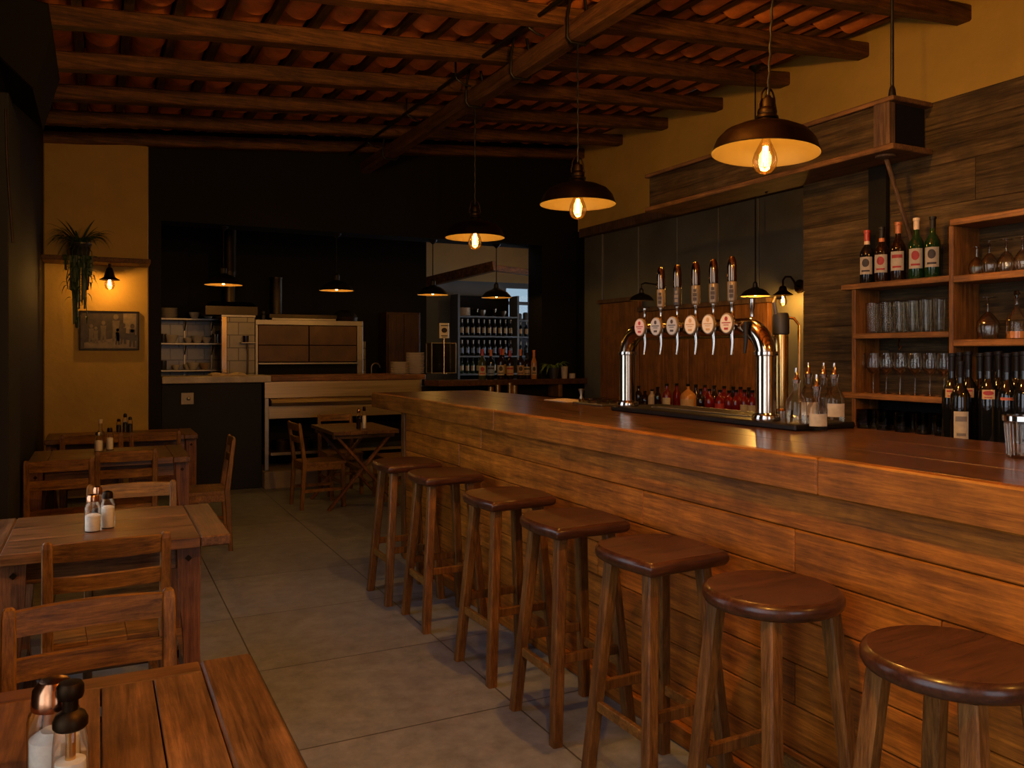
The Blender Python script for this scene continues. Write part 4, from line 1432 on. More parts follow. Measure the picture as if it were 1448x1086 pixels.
# ================================================================== CONDIMENTS
def shaker(label, loc, h, r, lid, fill, fz=0.5, name='salt_shaker', cat='shaker', rz=0):
    t = thing(name, label, cat, loc, rz, 'condiments on the tables')
    MB().lathe([(0, 0), (r * 0.93, 0), (r, 0.005), (r, h * 0.60), (r * 0.93, h * 0.68), (r * 0.66, h * 0.76), (r * 0.62, h * 0.82)], 26).build('glass_jar', M_glass, t)
    MB().lathe([(0, 0.004), (r * 0.9, 0.004), (r * 0.93, h * fz), (r * 0.6, h * fz + 0.006), (0, h * fz + 0.009)], 24).build('contents', fill, t)
    MB().lathe([(r * 0.66, h * 0.79), (r * 0.72, h * 0.80), (r * 0.72, h * 0.90), (r * 0.6, h * 0.97), (r * 0.25, h), (0, h)], 24).build('lid', lid, t)
    return t


# nearest table: big jar with dome lid, mill with knob in front
t = thing('salt_jar', 'clear salt jar with copper dome lid on the nearest table', 'jar', (-0.068, 1.60, TZ), 0, 'condiments on the tables')
r, h = 0.041, 0.165
MB().lathe([(0, 0), (r * 0.94, 0), (r, 0.006), (r, 0.098), (r * 0.94, 0.110), (r * 0.80, 0.119), (r * 0.80, 0.124)], 36).build('glass_jar', M_glass, t)
MB().lathe([(0, 0.005), (r * 0.92, 0.005), (r * 0.93, 0.068), (r * 0.5, 0.080), (0, 0.077)], 30).build('contents', M_salt, t)
MB().lathe([(r * 0.83, 0.118), (r * 0.86, 0.120), (r * 0.86, 0.130), (r * 0.84, 0.134), (r * 0.80, 0.150), (r * 0.55, 0.163), (0, 0.167)], 36).build('lid', M_copper, t)
t = thing('pepper_mill', 'glass pepper mill with dark bronze knob on the nearest table', 'mill', (-0.042, 1.535, TZ), 0, 'condiments on the tables')
MB().lathe([(0, 0), (0.026, 0), (0.028, 0.005), (0.027, 0.07), (0.024, 0.10), (0.022, 0.105)], 28).build('glass_body', M_glass, t)
MB().lathe([(0, 0.0), (0.008, 0.0), (0.008, 0.118), (0, 0.118)], 16).build('spindle', M_brass, t)
MB().lathe([(0, 0.004), (0.024, 0.004), (0.023, 0.05), (0, 0.053)], 24).build('contents', M_salt, t)
MB().lathe([(0.0, 0.103), (0.023, 0.103), (0.0265, 0.107), (0.0265, 0.117), (0.022, 0.127), (0.012, 0.133), (0.012, 0.150), (0.019, 0.153), (0.0205, 0.158), (0.0205, 0.172), (0.017, 0.178), (0, 0.180)], 32).build('knob', M_bronze, t)

# second table pair
shaker('copper-lidded sugar jar, front one on the second table', (-0.022, 3.72, TZ), 0.150, 0.031, M_copper, M_salt, 0.42)
shaker('dark-lidded salt shaker beside the sugar jar, second table', (0.032, 3.765, TZ), 0.152, 0.0275, M_bronze, M_salt, 0.55)
t = shaker('copper-topped shaker peeping out behind the second table pair', (-0.005, 3.83, TZ), 0.165, 0.024, M_copper, M_pot, 0.4)
# third table
p = pix(142, Z=TZ, py=636)
make_bottle('oil_bottle', 'corked oil bottle on the third table by the left wall', (p.x, p.y, TZ), 0, 0.225, 0.030, M_glass, None, M_cup, neck=0.34, rn=0.012, cap_len=0.03)
shaker('salt shaker with silver lid on third table, left of its neighbour', (p.x - 0.012, p.y - 0.09, TZ), 0.145, 0.03, M_steel2, M_salt, 0.5)
shaker('taller salt shaker with dark lid on the third table', (p.x + 0.062, p.y - 0.02, TZ), 0.165, 0.026, M_bronze, M_salt, 0.5)
# furthest left table
for px_, hh, mt, lb in ((168, 0.12, M_bronze, 'short spice shaker on the furthest left table'), (177, 0.17, M_iron, 'tall dark sauce bottle on the furthest left table'), (184, 0.14, M_iron, 'dark spice bottle at right of the furthest left table trio')):
    p = pix(px_, X=None, Z=TZ, py=611)
    shaker(lb, (p.x, p.y, TZ), hh, 0.022, mt, M_pot, 0.5, 'spice_shaker')
# X table
p = pix(507, Z=TZ, py=606.5)
shaker('small brown sauce bottle on the cross-legged table', (p.x, p.y, TZ), 0.19, 0.021, M_copper, M_winebrown, 0.5, 'sauce_bottle', 'bottle')
p = pix(515, Z=TZ, py=606)
shaker('pale sauce bottle with dark cap on the cross-legged table', (p.x, p.y, TZ), 0.21, 0.021, M_bronze, M_salt, 0.55, 'sauce_bottle', 'bottle')

# ================================================================== PILLAR: ledge, plant, lamp, picture
zl = 2.335
lg = tag(MB().box(XL, px1 + 0.0, 8.55, 8.95, zl - 0.045, zl, 0.006).build('wall_ledge', M_batten), 'narrow wooden ledge shelf across the ochre pillar', 'shelf')


def leaf(m, base, direction, length, width, droop, n=9, mat=0, rise=0.5):
    d = Vector((direction[0], direction[1], 0)).normalized()
    side = Vector((-d.y, d.x, 0))
    L, R_, C = [], [], []
    for k in range(n + 1):
        t = k / n
        c = Vector(base) + d * (length * (t - 0.18 * t * t)) + Vector((0, 0, length * (rise * t - droop * t * t)))
        w = width * (math.sin(PI * min(1, 0.12 + 0.88 * t) ** 0.7) if t < 1 else 0.0) * 0.5 + 0.0006
        L.append(c - side * w + Vector((0, 0, w * 0.5)))
        R_.append(c + side * w + Vector((0, 0, w * 0.5)))
        C.append(c)
    vs = L + C + R_
    k = n + 1
    fs = []
    for i in range(n):
        fs.append([i, i + 1, k + i + 1, k + i])
        fs.append([k + i, k + i + 1, 2 * k + i + 1, 2 * k + i])
    m.add(vs, fs, mat, True)


pcx = pix(113, Y=8.74).x
pt = thing('spider_plant', 'dark trailing spider plant on the pillar ledge', 'plant', (pcx, 8.74, zl), 0)
MB().lathe([(0, 0), (0.07, 0), (0.075, 0.01), (0.095, 0.12), (0.10, 0.125), (0.10, 0.14), (0.09, 0.14), (0.085, 0.125), (0, 0.12)], 24).build('plant_pot', M_pot, pt)
m = MB()
for k in range(64):
    a = 2 * PI * k / 64 * 5.03 + RND.uniform(-0.2, 0.2)
    ln = RND.uniform(0.24, 0.36) * (0.62 if math.sin(a) < -0.35 else 1.0)
    leaf(m, (0.03 * math.cos(a), 0.03 * math.sin(a), 0.12), (math.cos(a), 0.75 * math.sin(a) - (0.0 if math.sin(a) < 0 else 0.25 * math.sin(a))), ln, RND.uniform(0.012, 0.020), RND.uniform(0.8, 1.4), rise=RND.uniform(0.85, 1.5))
for a, ln in ((1.35, 0.34), (2.1, 0.34), (0.9, 0.26), (1.8, 0.3)):
    leaf(m, (0.02 * math.cos(a), 0, 0.13), (math.cos(a), -0.3), ln * 0.75, 0.024, 0.45, rise=1.3)
for dx, ln in ((-0.10, 0.36), (-0.015, 0.72), (0.055, 0.62), (0.10, 0.30), (-0.06, 0.45), (0.02, 0.5)):
    pts = [Vector((dx * 0.7, -0.10, 0.10)), Vector((dx, -0.205, 0.04)), Vector((dx + 0.01, -0.215, -0.12)), Vector((dx - 0.005, -0.215, 0.0 - ln * 0.6)), Vector((dx + 0.008, -0.215, -ln + 0.05))]
    m.tube(pts, 0.004, 5)
    for q in range(int(ln / 0.035)):
        c = Vector((dx + RND.uniform(-0.01, 0.01), -0.215, 0.0 - q * 0.035))
        a = RND.uniform(0, 2 * PI)
        leaf(m, c, (math.cos(a), math.sin(a)), RND.uniform(0.05, 0.09), 0.016, 1.5, 5, rise=0.4)
m.v = [(x, min(y, 0.19), max(z, 0.004) if y > -0.20 else z) for x, y, z in m.v]
m.build('foliage', M_leaf, pt)

sx0 = pix(155, Y=8.72).x
sl = thing('wall_lamp', 'small lit bulb lamp hanging under the pillar ledge', 'lamp', (sx0, 8.72, 2.105))
MB().lathe([(0.02, 0.15), (0.03, 0.13), (0.042, 0.09), (0.05, 0.06), (0.088, 0.035), (0.09, 0.03), (0.086, 0.032), (0.048, 0.054), (0.036, 0.08), (0.0, 0.09)], 28).build('lamp_shade', M_bronze, sl)
MB().tube([(0, 0, 0.145), (0, 0, 0.185)], 0.012, 10).build('stem', M_bronze, sl)
bu = MB().lathe([(0.012, 0.08), (0.02, 0.05), (0.042, 0.01), (0.046, -0.02), (0.034, -0.052), (0, -0.066)], 24).build('bulb', M_bulb, sl)
MB().tube([(-0.006, 0, 0.035), (-0.008, 0, -0.02), (0.008, 0, -0.02), (0.006, 0, 0.035)], 0.003, 6).build('filament', M_fil, bu)
lamp_light(sl, -0.01, 9.0, 0.02)

M_printtone = paint('photograph grey tone', (0.10, 0.075, 0.05), 0.5, 0.3, 20, 0)
pa, pb = pix(112, 439, Y=8.93), pix(197, 495, Y=8.93)
fr = thing('framed_photo', 'black and white photo of a crowd in thin dark frame', 'picture', ((pa.x + pb.x) / 2, 8.93, (pa.z + pb.z) / 2))
hw, hh = (pb.x - pa.x) / 2, (pa.z - pb.z) / 2
m = MB()
m.box(-hw, hw, -0.018, 0.018, hh - 0.012, hh, 0.002).box(-hw, hw, -0.018, 0.018, -hh, -hh + 0.012, 0.002)
m.box(-hw, -hw + 0.012, -0.018, 0.018, -hh + 0.012, hh - 0.012, 0.002).box(hw - 0.012, hw, -0.018, 0.018, -hh + 0.012, hh - 0.012, 0.002)
m.build('frame', M_iron, fr)
pr = MB().box(-hw + 0.011, hw - 0.011, -0.006, 0.004, -hh + 0.011, hh - 0.011, 0).build('print', M_printdark, fr)
m = MB()
m.prism([(0.12, -0.02), (0.235, -0.04), (0.235, 0.17), (0.12, 0.17)], -0.0085, -0.006, 'Y')
m.prism([(-0.22, -0.17), (0.235, -0.17), (0.235, -0.10), (0.05, -0.075), (-0.22, -0.12)], -0.0085, -0.006, 'Y')
m.build('pale_areas', M_printmid, pr)


def figure2d(m, x, z, s):
    m.prism([(x + s * 0.02 * math.cos(2 * PI * k / 10), z + s * 0.115 + s * 0.024 * math.sin(2 * PI * k / 10)) for k in range(10)], -0.011, -0.0085, 'Y')
    m.prism([(x - s * 0.028, z + s * 0.085), (x + s * 0.028, z + s * 0.085), (x + s * 0.022, z), (x + s * 0.03, z - s * 0.09), (x + s * 0.006, z - s * 0.09), (x, z - s * 0.02), (x - s * 0.012, z - s * 0.09), (x - s * 0.03, z - s * 0.088), (x - s * 0.024, z)], -0.011, -0.0085, 'Y')


m = MB()
for x, z, s in ((-0.055, -0.03, 0.9), (0.055, 0.0, 1.15), (-0.16, -0.05, 0.8), (-0.12, -0.06, 0.7)):
    figure2d(m, x, z, s)
m.prism([(0.2 + 0.018 * math.cos(2 * PI * k / 12), 0.0 + 0.018 * math.sin(2 * PI * k / 12)) for k in range(12)], -0.011, -0.0085, 'Y')
m.build('light_figures', M_printtone, pr)
m = MB()
for x, z, s in ((0.12, -0.05, 0.9), (0.07, -0.075, 0.7), (0.2, -0.07, 1.0)):
    figure2d(m, x, z, s)
m.build('dark_figures', M_printdark, pr)

p = pix(265, 563.5, Y=YB)
sp = thing('wall_socket', 'square metal socket plate on the dark half wall', 'socket', p)
MB().box(-0.06, 0.06, -0.012, 0.0, -0.06, 0.06, 0.003).build('plate', M_plastic, sp)
MB().lathe([(0, 0), (0.018, 0), (0.018, 0.016), (0.012, 0.02), (0, 0.02)], 16, M=Matrix.Translation((0.01, -0.012, 0.0)) @ Matrix.Rotation(PI / 2, 4, 'X')).build('switch_knob', M_steel2, sp)

cdp = thing('loose_cable', 'pale loose cord hanging at the dark left jamb', 'cable', pix(8, 160, X=-0.40))
MB().tube([(0.0, 0, 0.02), (0.004, 0, -0.18), (0.012, 0, -0.35), (0.026, 0, -0.55), (0.03, 0, -0.62)], 0.006, 7).build('cord', M_bronze, cdp)

# ================================================================== KITCHEN COUNTER
ss = tag(MB().box(0.57, 1.65, 9.03, 9.52, 1.128, 1.20, 0.008).build('stone_counter', M_stone), 'pale stone slab on top of the dark half wall', 'counter')
kc = tag(MB().box(1.652, 3.40, 9.02, 9.56, 1.135, 1.195, 0.006).build('wood_counter', M_kwood), 'long wooden kitchen counter top above the steel unit', 'counter')
ku = thing('steel_unit', 'stainless steel kitchen unit with open bottom shelf', 'kitchen unit', (2.4, 9.3, 0.185))
part(MB().box(1.58, 3.36, 9.05, 9.08, 0.955, 1.135, 0.003), 'upper_panel', M_steelX, ku)
m = MB()
m.loft([[Vector((x, 9.06, 0.955)), Vector((x, 8.975, 0.935)), Vector((x, 8.965, 0.91)), Vector((x, 8.975, 0.875)), Vector((x, 9.06, 0.872))] for x in (1.64, 3.34)], True, False)
part(m, 'rounded_rail', M_steelX, ku)
part(MB().box(1.62, 3.36, 9.03, 9.055, 0.735, 0.872, 0.003), 'drawer_front', M_steelX, ku)
part(MB().box(1.64, 3.34, 9.03, 9.58, 0.34, 0.375, 0.003), 'bottom_shelf', M_steelX, ku)
for x in (1.60, 3.30):
    for y in (9.05, 9.56):
        part(MB().box(x - 0.022, x + 0.022, y - 0.02, y + 0.02, 0.185, 0.955, 0.003), 'leg', M_steel2, ku)
part(MB().box(1.66, 3.34, 9.585, 9.60, 0.375, 1.13, 0), 'back_panel', M_void, ku)
# pans stored on the bottom shelf
for i, (px_, hh, rr) in enumerate(((398, 0.1, 0.11), (425, 0.12, 0.10), (452, 0.09, 0.12))):
    p = pix(px_, Y=9.30)
    tq = thing('cooking_pot', f'{ORD[i]} dark cooking pot from the left on the steel bottom shelf', 'pot', (p.x, 9.30, 0.375), 0, 'pots on the bottom shelf')
    MB().lathe([(0, 0), (rr, 0), (rr, hh), (rr - 0.006, hh), (rr - 0.006, 0.01), (0, 0.01)], 22).build('pot_body', M_bronze, tq)
    MB().tube([(rr - 0.003, 0, hh * 0.8), (rr + 0.03, 0.0, hh * 0.8), (rr + 0.03, 0.04, hh * 0.8), (rr - 0.01, 0.05, hh * 0.8)], 0.006, 6).build('pot_handle', M_iron, tq)

# folded cloth and small pan on the slab
p = pix(322, Y=9.15)
m = MB()
m.loft([[Vector((x, y, 1.20 + zz)) for y, zz in ((-0.1, 0.004), (-0.1, 0.02 + 0.012 * math.sin(i * 1.7)), (0.0, 0.03 + 0.01 * math.sin(i)), (0.1, 0.022), (0.1, 0.004))] for i, x in enumerate([-0.18 + 0.036 * k for k in range(11)])], True, True)
m.v = [(v[0], v[1], v[2] - 1.20) for v in m.v]
tag(m.build('folded_towel', M_cloth, loc=(p.x, 9.17, 1.198), rz=0.1), 'folded tan towel lying on the stone slab', 'towel')

# plates stacked on the wood counter
def plate_prof(r):
    return [(0, 0), (r * 0.62, 0), (r * 0.66, 0.004), (r * 0.98, 0.011), (r, 0.014), (r * 0.98, 0.016), (r * 0.66, 0.009), (0, 0.008)]


def plate_stack(px_, Y_, z, n, r, where, group, step=0.0155):
    p = pix(px_, Y=Y_)
    src = None
    for k in range(n):
        pos = 'lowest' if k == 0 else ('topmost' if k == n - 1 else ORD[k] + ' from the bottom')
        lb = f'white dinner plate, {pos} in {where}'
        loc = (p.x + RND.uniform(-0.002, 0.002), Y_ + RND.uniform(-0.002, 0.002), z + 0.0003 + k * step)
        if src is None:
            src = lathe_thing('dinner_plate', lb, 'plate', loc, plate_prof(r), M_white, 28, group)
        else:
            dup(src, loc, 0, lb)


plate_stack(565, 9.22, 1.195, 9, 0.11, 'the shorter counter stack', 'plates on the kitchen counter')
plate_stack(587, 9.25, 1.195, 16, 0.11, 'the taller counter stack', 'plates on the kitchen counter')

# kitchen shelves on the tiled wall
zs = [1.235, 1.565, 1.868]
XS0, XS1 = 0.62, 1.45
ks = thing('kitchen_shelf_rack', 'steel three-tier wall rack on the kitchen tiles', 'shelf', (1.0, 11.15, 1.1))
for k, z in enumerate(zs):
    part(MB().box(XS0 - 0.2, XS1 + (0.1 if k == 2 else 0.02), 10.83, 11.17, z - 0.024, z, 0.003), 'shelf_board', M_steel2, ks)
for x in (pix(261, Y=11.15).x, pix(299, Y=11.15).x):
    part(MB().box(x - 0.012, x + 0.012, 11.145, 11.17, 1.15, 1.84, 0.002), 'upright', M_steel2, ks)
    for z in zs[1:]:
        part(MB().bar((x, 11.15, z - 0.14), (x, 10.95, z - 0.03), 0.012, 0.02, 0.002), 'bracket', M_steel2, ks)
plate_stack(239, 10.98, zs[2], 8, 0.10, 'the top kitchen rack stack', 'plates on the kitchen rack', 0.0155)
bowl = [(0, 0), (0.04, 0), (0.045, 0.006), (0.075, 0.045), (0.08, 0.06), (0.075, 0.06), (0.07, 0.045), (0.04, 0.012), (0, 0.01)]
kx = [(275, 2, 'white bowl by the middle of the top kitchen rack', 1.0), (294, 2, 'pale deep bowl at the right of the top rack', 1.15),
      (242, 1, 'wide white bowl at the left of the middle rack', 1.25), (267, 1, 'small bowl right of the rack upright, middle tier', 0.8),
      (279, 1, 'round white bowl centred on the middle tier', 1.15), (292, 1, 'white bowl near the right end, middle tier', 0.9),
      (249, 0, 'small white bowl at the left of the bottom tier', 0.75), (266, 0, 'white bowl beside the upright, bottom tier', 0.8),
      (273, 0, 'wide white bowl centred on the bottom tier', 1.1), (290, 0, 'olive bowl at the right of the bottom tier', 1.05)]
for px_, tier, lb, s in kx:
    p = pix(px_, Y=10.96)
    lathe_thing('bowl', lb, 'bowl', (p.x, 10.96 + (0.06 if px_ in (267, 266) else 0), zs[tier]), [(a * s * 0.85, b * s * 1.3) for a, b in bowl], M_white if 'olive' not in lb else M_tanlabel, 22, 'bowls on the kitchen rack')
for px_, tier, lb in ((229, 1, 'dark jar at the far left of the middle tier'), (229, 0, 'dark jar at the far left of the bottom tier'), (302, 1, 'bright steel cup at the right of the middle tier')):
    p = pix(px_ + 2, Y=10.93)
    lathe_thing('steel_cup' if px_ > 300 else 'storage_jar', lb, 'cup' if px_ > 300 else 'jar', (p.x, 10.93, zs[tier]), [(0, 0), (0.035, 0), (0.038, 0.01), (0.04, 0.11), (0.036, 0.11), (0.034, 0.012), (0, 0.012)], M_steel2 if px_ > 300 else M_pot, 18)

kb = thing('rear_worktop', 'dim kitchen worktop below the steel rack', 'worktop', (1.6, 10.9, 0))
part(MB().box(0.37, 3.9, 10.55, 11.165, 1.04, 1.08, 0.004), 'top', M_steel2, kb)
part(MB().box(0.40, 3.88, 10.60, 11.165, 0.0, 1.04, 0.004), 'body', M_void, kb)
p = pix(258, Y=10.75)
pn = thing('frying_pan', 'dark shallow frying pan on the rear worktop', 'pan', (p.x + 0.2, 10.74, 1.08))
MB().lathe([(0, 0), (0.15, 0), (0.18, 0.05), (0.175, 0.05), (0.147, 0.006), (0, 0.006)], 28).build('pan_body', M_iron, pn)
MB().tube([(0.17, 0, 0.04), (0.36, -0.05, 0.06)], 0.011, 8).build('pan_handle', M_iron, pn)

# tiled pier with steel corner, mug shelf; oven with copper doors
OY = 10.05
xa, xb, xc, xd = (pix(v, Y=OY).x for v in (313, 321, 361, 513))
pr_ = thing('tiled_pier', 'tiled kitchen pier with bright steel corner strip', 'pier', ((xa + xc) / 2, OY, 0))
part(MB().box(xb, xc - 0.005, OY, OY + 0.45, 0, 1.86, 0.003), 'tiled_face', M_ktile, pr_)
part(MB().box(xa, xb - 0.002, OY - 0.012, OY + 0.05, 0, 1.88, 0.004), 'corner_strip', M_steel, pr_)
part(MB().box(xa - 0.003, xc, OY - 0.02, OY + 0.47, 1.86, 1.885, 0.003), 'top_ledge', M_steel2, pr_)
pz = pix(350, 484, Y=OY - 0.06)
part(MB().box(pz.x - 0.08, pz.x + 0.09, OY - 0.12, OY, pz.z - 0.012, pz.z, 0.002), 'mug_shelf', M_steel2, pr_)
part(MB().tube([(pz.x, OY - 0.05, pz.z - 0.012), (pz.x + 0.01, OY - 0.03, pz.z - 0.15), (pz.x + 0.005, OY - 0.012, pz.z - 0.42)], 0.012, 8), 'pipe', M_steel2, pr_)
lathe_thing('enamel_mug', 'dark mug on the little shelf of tiled pier', 'mug', (pz.x - 0.02, OY - 0.06, pz.z), [(0, 0), (0.032, 0), (0.036, 0.075), (0.032, 0.075), (0.029, 0.006), (0, 0.006)], M_winebrown, 18)

ov_ = thing('bread_oven', 'wide steel-framed oven with four copper-brown door panels', 'oven', ((xc + xd) / 2, OY, 0))
zt_, zb_ = 1.45 + 45 * (pix(436, Y=OY).dot(Vector((SY, CYW, 0)))) / FOC, 1.45 - 17 * (pix(436, Y=OY).dot(Vector((SY, CYW, 0)))) / FOC
part(MB().box(xc, xd, OY + 0.02, OY + 0.45, 0.0, zt_, 0.004), 'oven_body', M_void, ov_)
m = MB().box(xc, xd, OY - 0.01, OY + 0.02, zt_ - 0.06, zt_, 0.003).box(xd - 0.075, xd, OY - 0.01, OY + 0.02, 1.1, zt_ - 0.06, 0.003).box(xc, xc + 0.03, OY - 0.01, OY + 0.02, 1.1, zt_ - 0.06, 0.003)
part(m, 'frame', M_steel2, ov_)
xm_ = pix(437, Y=OY).x
zm_ = 1.45 + 10 * 9.75 / FOC
M_copdoor = paint('copper brown enamel', (0.065, 0.028, 0.007), 0.45, 0.35, 5, 0.2, metal=0.3)
for a, b in ((xc + 0.035, xm_ - 0.006), (xm_ + 0.006, xd - 0.08)):
    for c, e in ((zb_ + 0.03, zm_ - 0.003), (zm_ + 0.003, zt_ - 0.065)):
        part(MB().box(a, b, OY - 0.004, OY + 0.02, c, e, 0.004), 'door_panel', M_copdoor, ov_)
part(MB().box(xc + 0.03, xd - 0.08, OY - 0.03, OY + 0.02, zb_ - 0.0, zb_ + 0.022, 0.003), 'handle_rail', M_steel2, ov_)
# things on the oven and pier
p = pix(322, Y=OY + 0.35)
hd = thing('range_hood', 'dark steel extractor hood box above tiled pier', 'hood', (p.x, OY + 0.25, 1.885))
MB().loft([[Vector((sx * a, sy * b, z)) for sx, sy in ((-1, -1), (1, -1), (1, 1), (-1, 1))] for a, b, z in ((0.29, 0.25, 0), (0.29, 0.25, 0.10), (0.22, 0.2, 0.155), (0.10, 0.1, 0.16))], True, False).build('hood_box', M_darksteel, hd)
MB().lathe([(0.085, 0.158), (0.085, 0.5), (0.088, 0.51), (0.088, 0.53), (0.085, 0.54), (0.085, 1.30)], 22).build('flue_pipe', M_darksteel, hd)
p = pix(387, Y=OY + 0.45)
st = thing('stove_pipe', 'short dark capped stove pipe standing on the oven', 'pipe', (p.x, OY + 0.3, zt_))
MB().lathe([(0.075, 0), (0.075, 0.50), (0.08, 0.51), (0.08, 0.53), (0, 0.54)], 22).build('pipe', M_darksteel, st)
p0, p1_ = pix(382, Y=OY + 0.15), pix(472, Y=OY + 0.15)
tq = thing('baking_sheet', 'stack of steel baking sheets on top of the oven', 'tray', ((p0.x + p1_.x) / 2, OY + 0.2, zt_))
hw = (p1_.x - p0.x) / 2
MB().box(-hw, hw, -0.16, 0.16, 0.0, 0.025, 0.003).build('lower_sheet', M_steel2, tq)
MB().box(-hw - 0.02, hw + 0.03, -0.1, 0.2, 0.025, 0.075, 0.003).build('upper_sheet', M_darksteel, tq)
p = pix(488, Y=OY + 0.2)
pn = thing('roasting_pan', 'round black roasting pan with lid on the oven end', 'pan', (p.x, OY + 0.2, zt_))
MB().lathe([(0, 0), (0.15, 0), (0.16, 0.05), (0, 0.05)], 26).build('pan_body', M_bronze, pn)
MB().lathe([(0.16, 0.05), (0.13, 0.11), (0.07, 0.14), (0, 0.15)], 26).build('lid', M_iron, pn)
p = pix(372, Y=OY + 0.1)
lathe_thing('storage_tin', 'little dark tin between hood and stove pipe', 'tin', (p.x, OY + 0.1, zt_), [(0, 0), (0.03, 0), (0.03, 0.06), (0.022, 0.07), (0.022, 0.1), (0, 0.11)], M_iron, 16)

# tall brown cupboard and sink clutter behind the plates
M_cup2 = wood('dark cupboard wood', (0.035, 0.013, 0.004), (0.085, 0.033, 0.009), 'Z', 0.5)
cb = thing('kitchen_cupboard', 'tall brown wooden cupboard behind the stacked plates', 'cupboard', (pix(570, Y=10.9).x, 10.95, 1.08))
a, b = pix(547, Y=10.8).x, pix(595, Y=10.8).x
part(MB().box(a, b, 10.82, 11.16, 1.08, 2.0, 0.004), 'cupboard_body', M_cup2, cb)
part(MB().box(a + 0.02, (a + b) / 2 - 0.003, 10.80, 10.82, 1.1, 1.97, 0.003), 'door', M_cup2, cb)
part(MB().box((a + b) / 2 + 0.003, b - 0.02, 10.80, 10.82, 1.1, 1.97, 0.003), 'door', M_cup2, cb)
p = pix(530, Y=10.75)
fa = thing('kitchen_tap', 'dark swan-neck kitchen tap over the rear worktop', 'tap', (p.x, 10.9, 1.08))
MB().tube([(0, 0, 0)] + [(0.0 + 0.06 * (1 - math.cos(a)), 0, 0.16 + 0.06 * math.sin(a)) for a in [PI * k / 8 for k in range(9)]], 0.011, 8).build('spout', M_steel2, fa)
MB().lathe([(0, 0), (0.028, 0), (0.028, 0.02), (0, 0.02)], 14).build('base', M_steel2, fa)

# small glass case and placard on the counter
a, b = pix(606, Y=9.3), pix(641, Y=9.3)
gc = thing('display_case', 'small framed glass display case on the counter', 'case', ((a.x + b.x) / 2, 9.3, 1.195))
hw = 0.155
m = MB()
for sx in (-1, 1):
    for sy in (-1, 1):
        m.box(sx * hw - 0.006, sx * hw + 0.006, sy * 0.09 - 0.006, sy * 0.09 + 0.006, 0, 0.365, 0.001)
for z in (0.0, 0.36):
    for s_ in (-1, 1):
        m.box(-hw, hw, s_ * 0.09 - 0.005, s_ * 0.09 + 0.005, z, z + 0.01, 0.001).box(s_ * hw - 0.005, s_ * hw + 0.005, -0.09, 0.09, z, z + 0.01, 0.001)
m.build('case_frame', M_steel2, gc)
for s_ in (-0.09, 0.09):
    MB().box(-hw, hw, s_ - 0.001, s_ + 0.001, 0.01, 0.36, 0).build('case_glass', M_glassdim, gc)
p = pix(628, Y=9.12)
sg = thing('placard_stand', 'small white placard with dark emblem on thin stand', 'sign', (p.x, 9.12, 1.195))
MB().lathe([(0, 0), (0.03, 0), (0.03, 0.006), (0, 0.008)], 16).build('foot', M_brass, sg)
MB().tube([(0, 0, 0.004), (0, 0, 0.43)], 0.006, 8).build('stem', M_brass, sg)
bd = MB().box(-0.062, 0.062, -0.006, 0.006, 0.42, 0.60, 0.004).build('board', M_white, sg)
m = MB()
m.prism([(0.036 * math.cos(2 * PI * k / 18), 0.515 + 0.03 * math.sin(2 * PI * k / 18)) for k in range(18)], -0.009, -0.006, 'Y')
m.box(-0.045, 0.045, -0.008, -0.006, 0.565, 0.575, 0).box(-0.04, 0.04, -0.008, -0.006, 0.445, 0.455, 0).box(-0.03, 0.03, -0.008, -0.006, 0.43, 0.437, 0)
m.build('board_print', M_darkink, bd)

# bottle ledge in front of the opening, right of the counter
LZ = 1.125
bl = tag(MB().prism([(3.375, 9.0), (3.46, 8.76), (5.45, 8.76), (5.45, 9.075), (3.41, 9.075)], LZ - 0.065, LZ, 'Z', b=0.004).build('bottle_ledge', M_bartop), 'dark wooden ledge shelf holding the liquor bottles and plant', 'shelf')
MB().box(5.05, 5.11, 8.80, 9.06, 0.9, LZ - 0.065, 0.004).build('ledge_bracket', M_chairZ, bl)
liq = [(682, M_wineolive, M_cream, M_foilred, 0.36, 'olive liquor bottle with red cap, leftmost on the bottle ledge'),
       (694, M_wine, M_bluelabel, M_foilorange, 0.355, 'dark liquor bottle with blue label on the bottle ledge'),
       (708, M_winebrown, M_cream, M_foilred, 0.37, 'dark liquor bottle with cream label, third on the bottle ledge'),
       (721, M_winebrown, M_tanlabel, M_foilred, 0.345, 'brown liquor bottle with bright red cap on the bottle ledge'),
       (736, M_winebrown, M_tanlabel, M_foilorange, 0.36, 'brown liquor bottle with orange foil on the bottle ledge'),
       (745, M_winebrown, M_cream, M_foilblack, 0.32, 'small dark bottle behind two orange ones on the ledge'),
       (755, M_amberliq, M_tanlabel, M_foilorange, 0.35, 'slim amber liquor bottle at the right of the ledge row')]
for i, (px_, gm, lm, cm, h, lb) in enumerate(liq):
    Y_ = 8.86 + (0.1 if i == 5 else 0)
    p = pix(px_, Y=Y_)
    make_bottle('liquor_bottle', lb, (p.x, Y_, LZ), math.radians(-22), h, 0.045 if i != 6 else 0.036, gm, lm, cm, M_redink if i in (0, 3) else M_darkink, neck=0.27, rn=0.016, lz=(0.14, 0.46), la=1.2, group='liquor bottles on the ledge', blob=i % 2 == 0, cap_len=0.075)
p = pix(712, Y=8.98)
make_bottle('liquor_bottle', 'orange-foiled bottle peeping behind the third ledge bottle', (p.x, 8.99, LZ), 0, 0.36, 0.042, M_winebrown, M_tanlabel, M_foilorange, None, neck=0.27, rn=0.016, group='liquor bottles on the ledge', cap_len=0.07)
p = pix(783, Y=8.9)
pt = thing('potted_plant', 'bright green potted plant on the bottle ledge', 'plant', (p.x, 8.90, LZ))
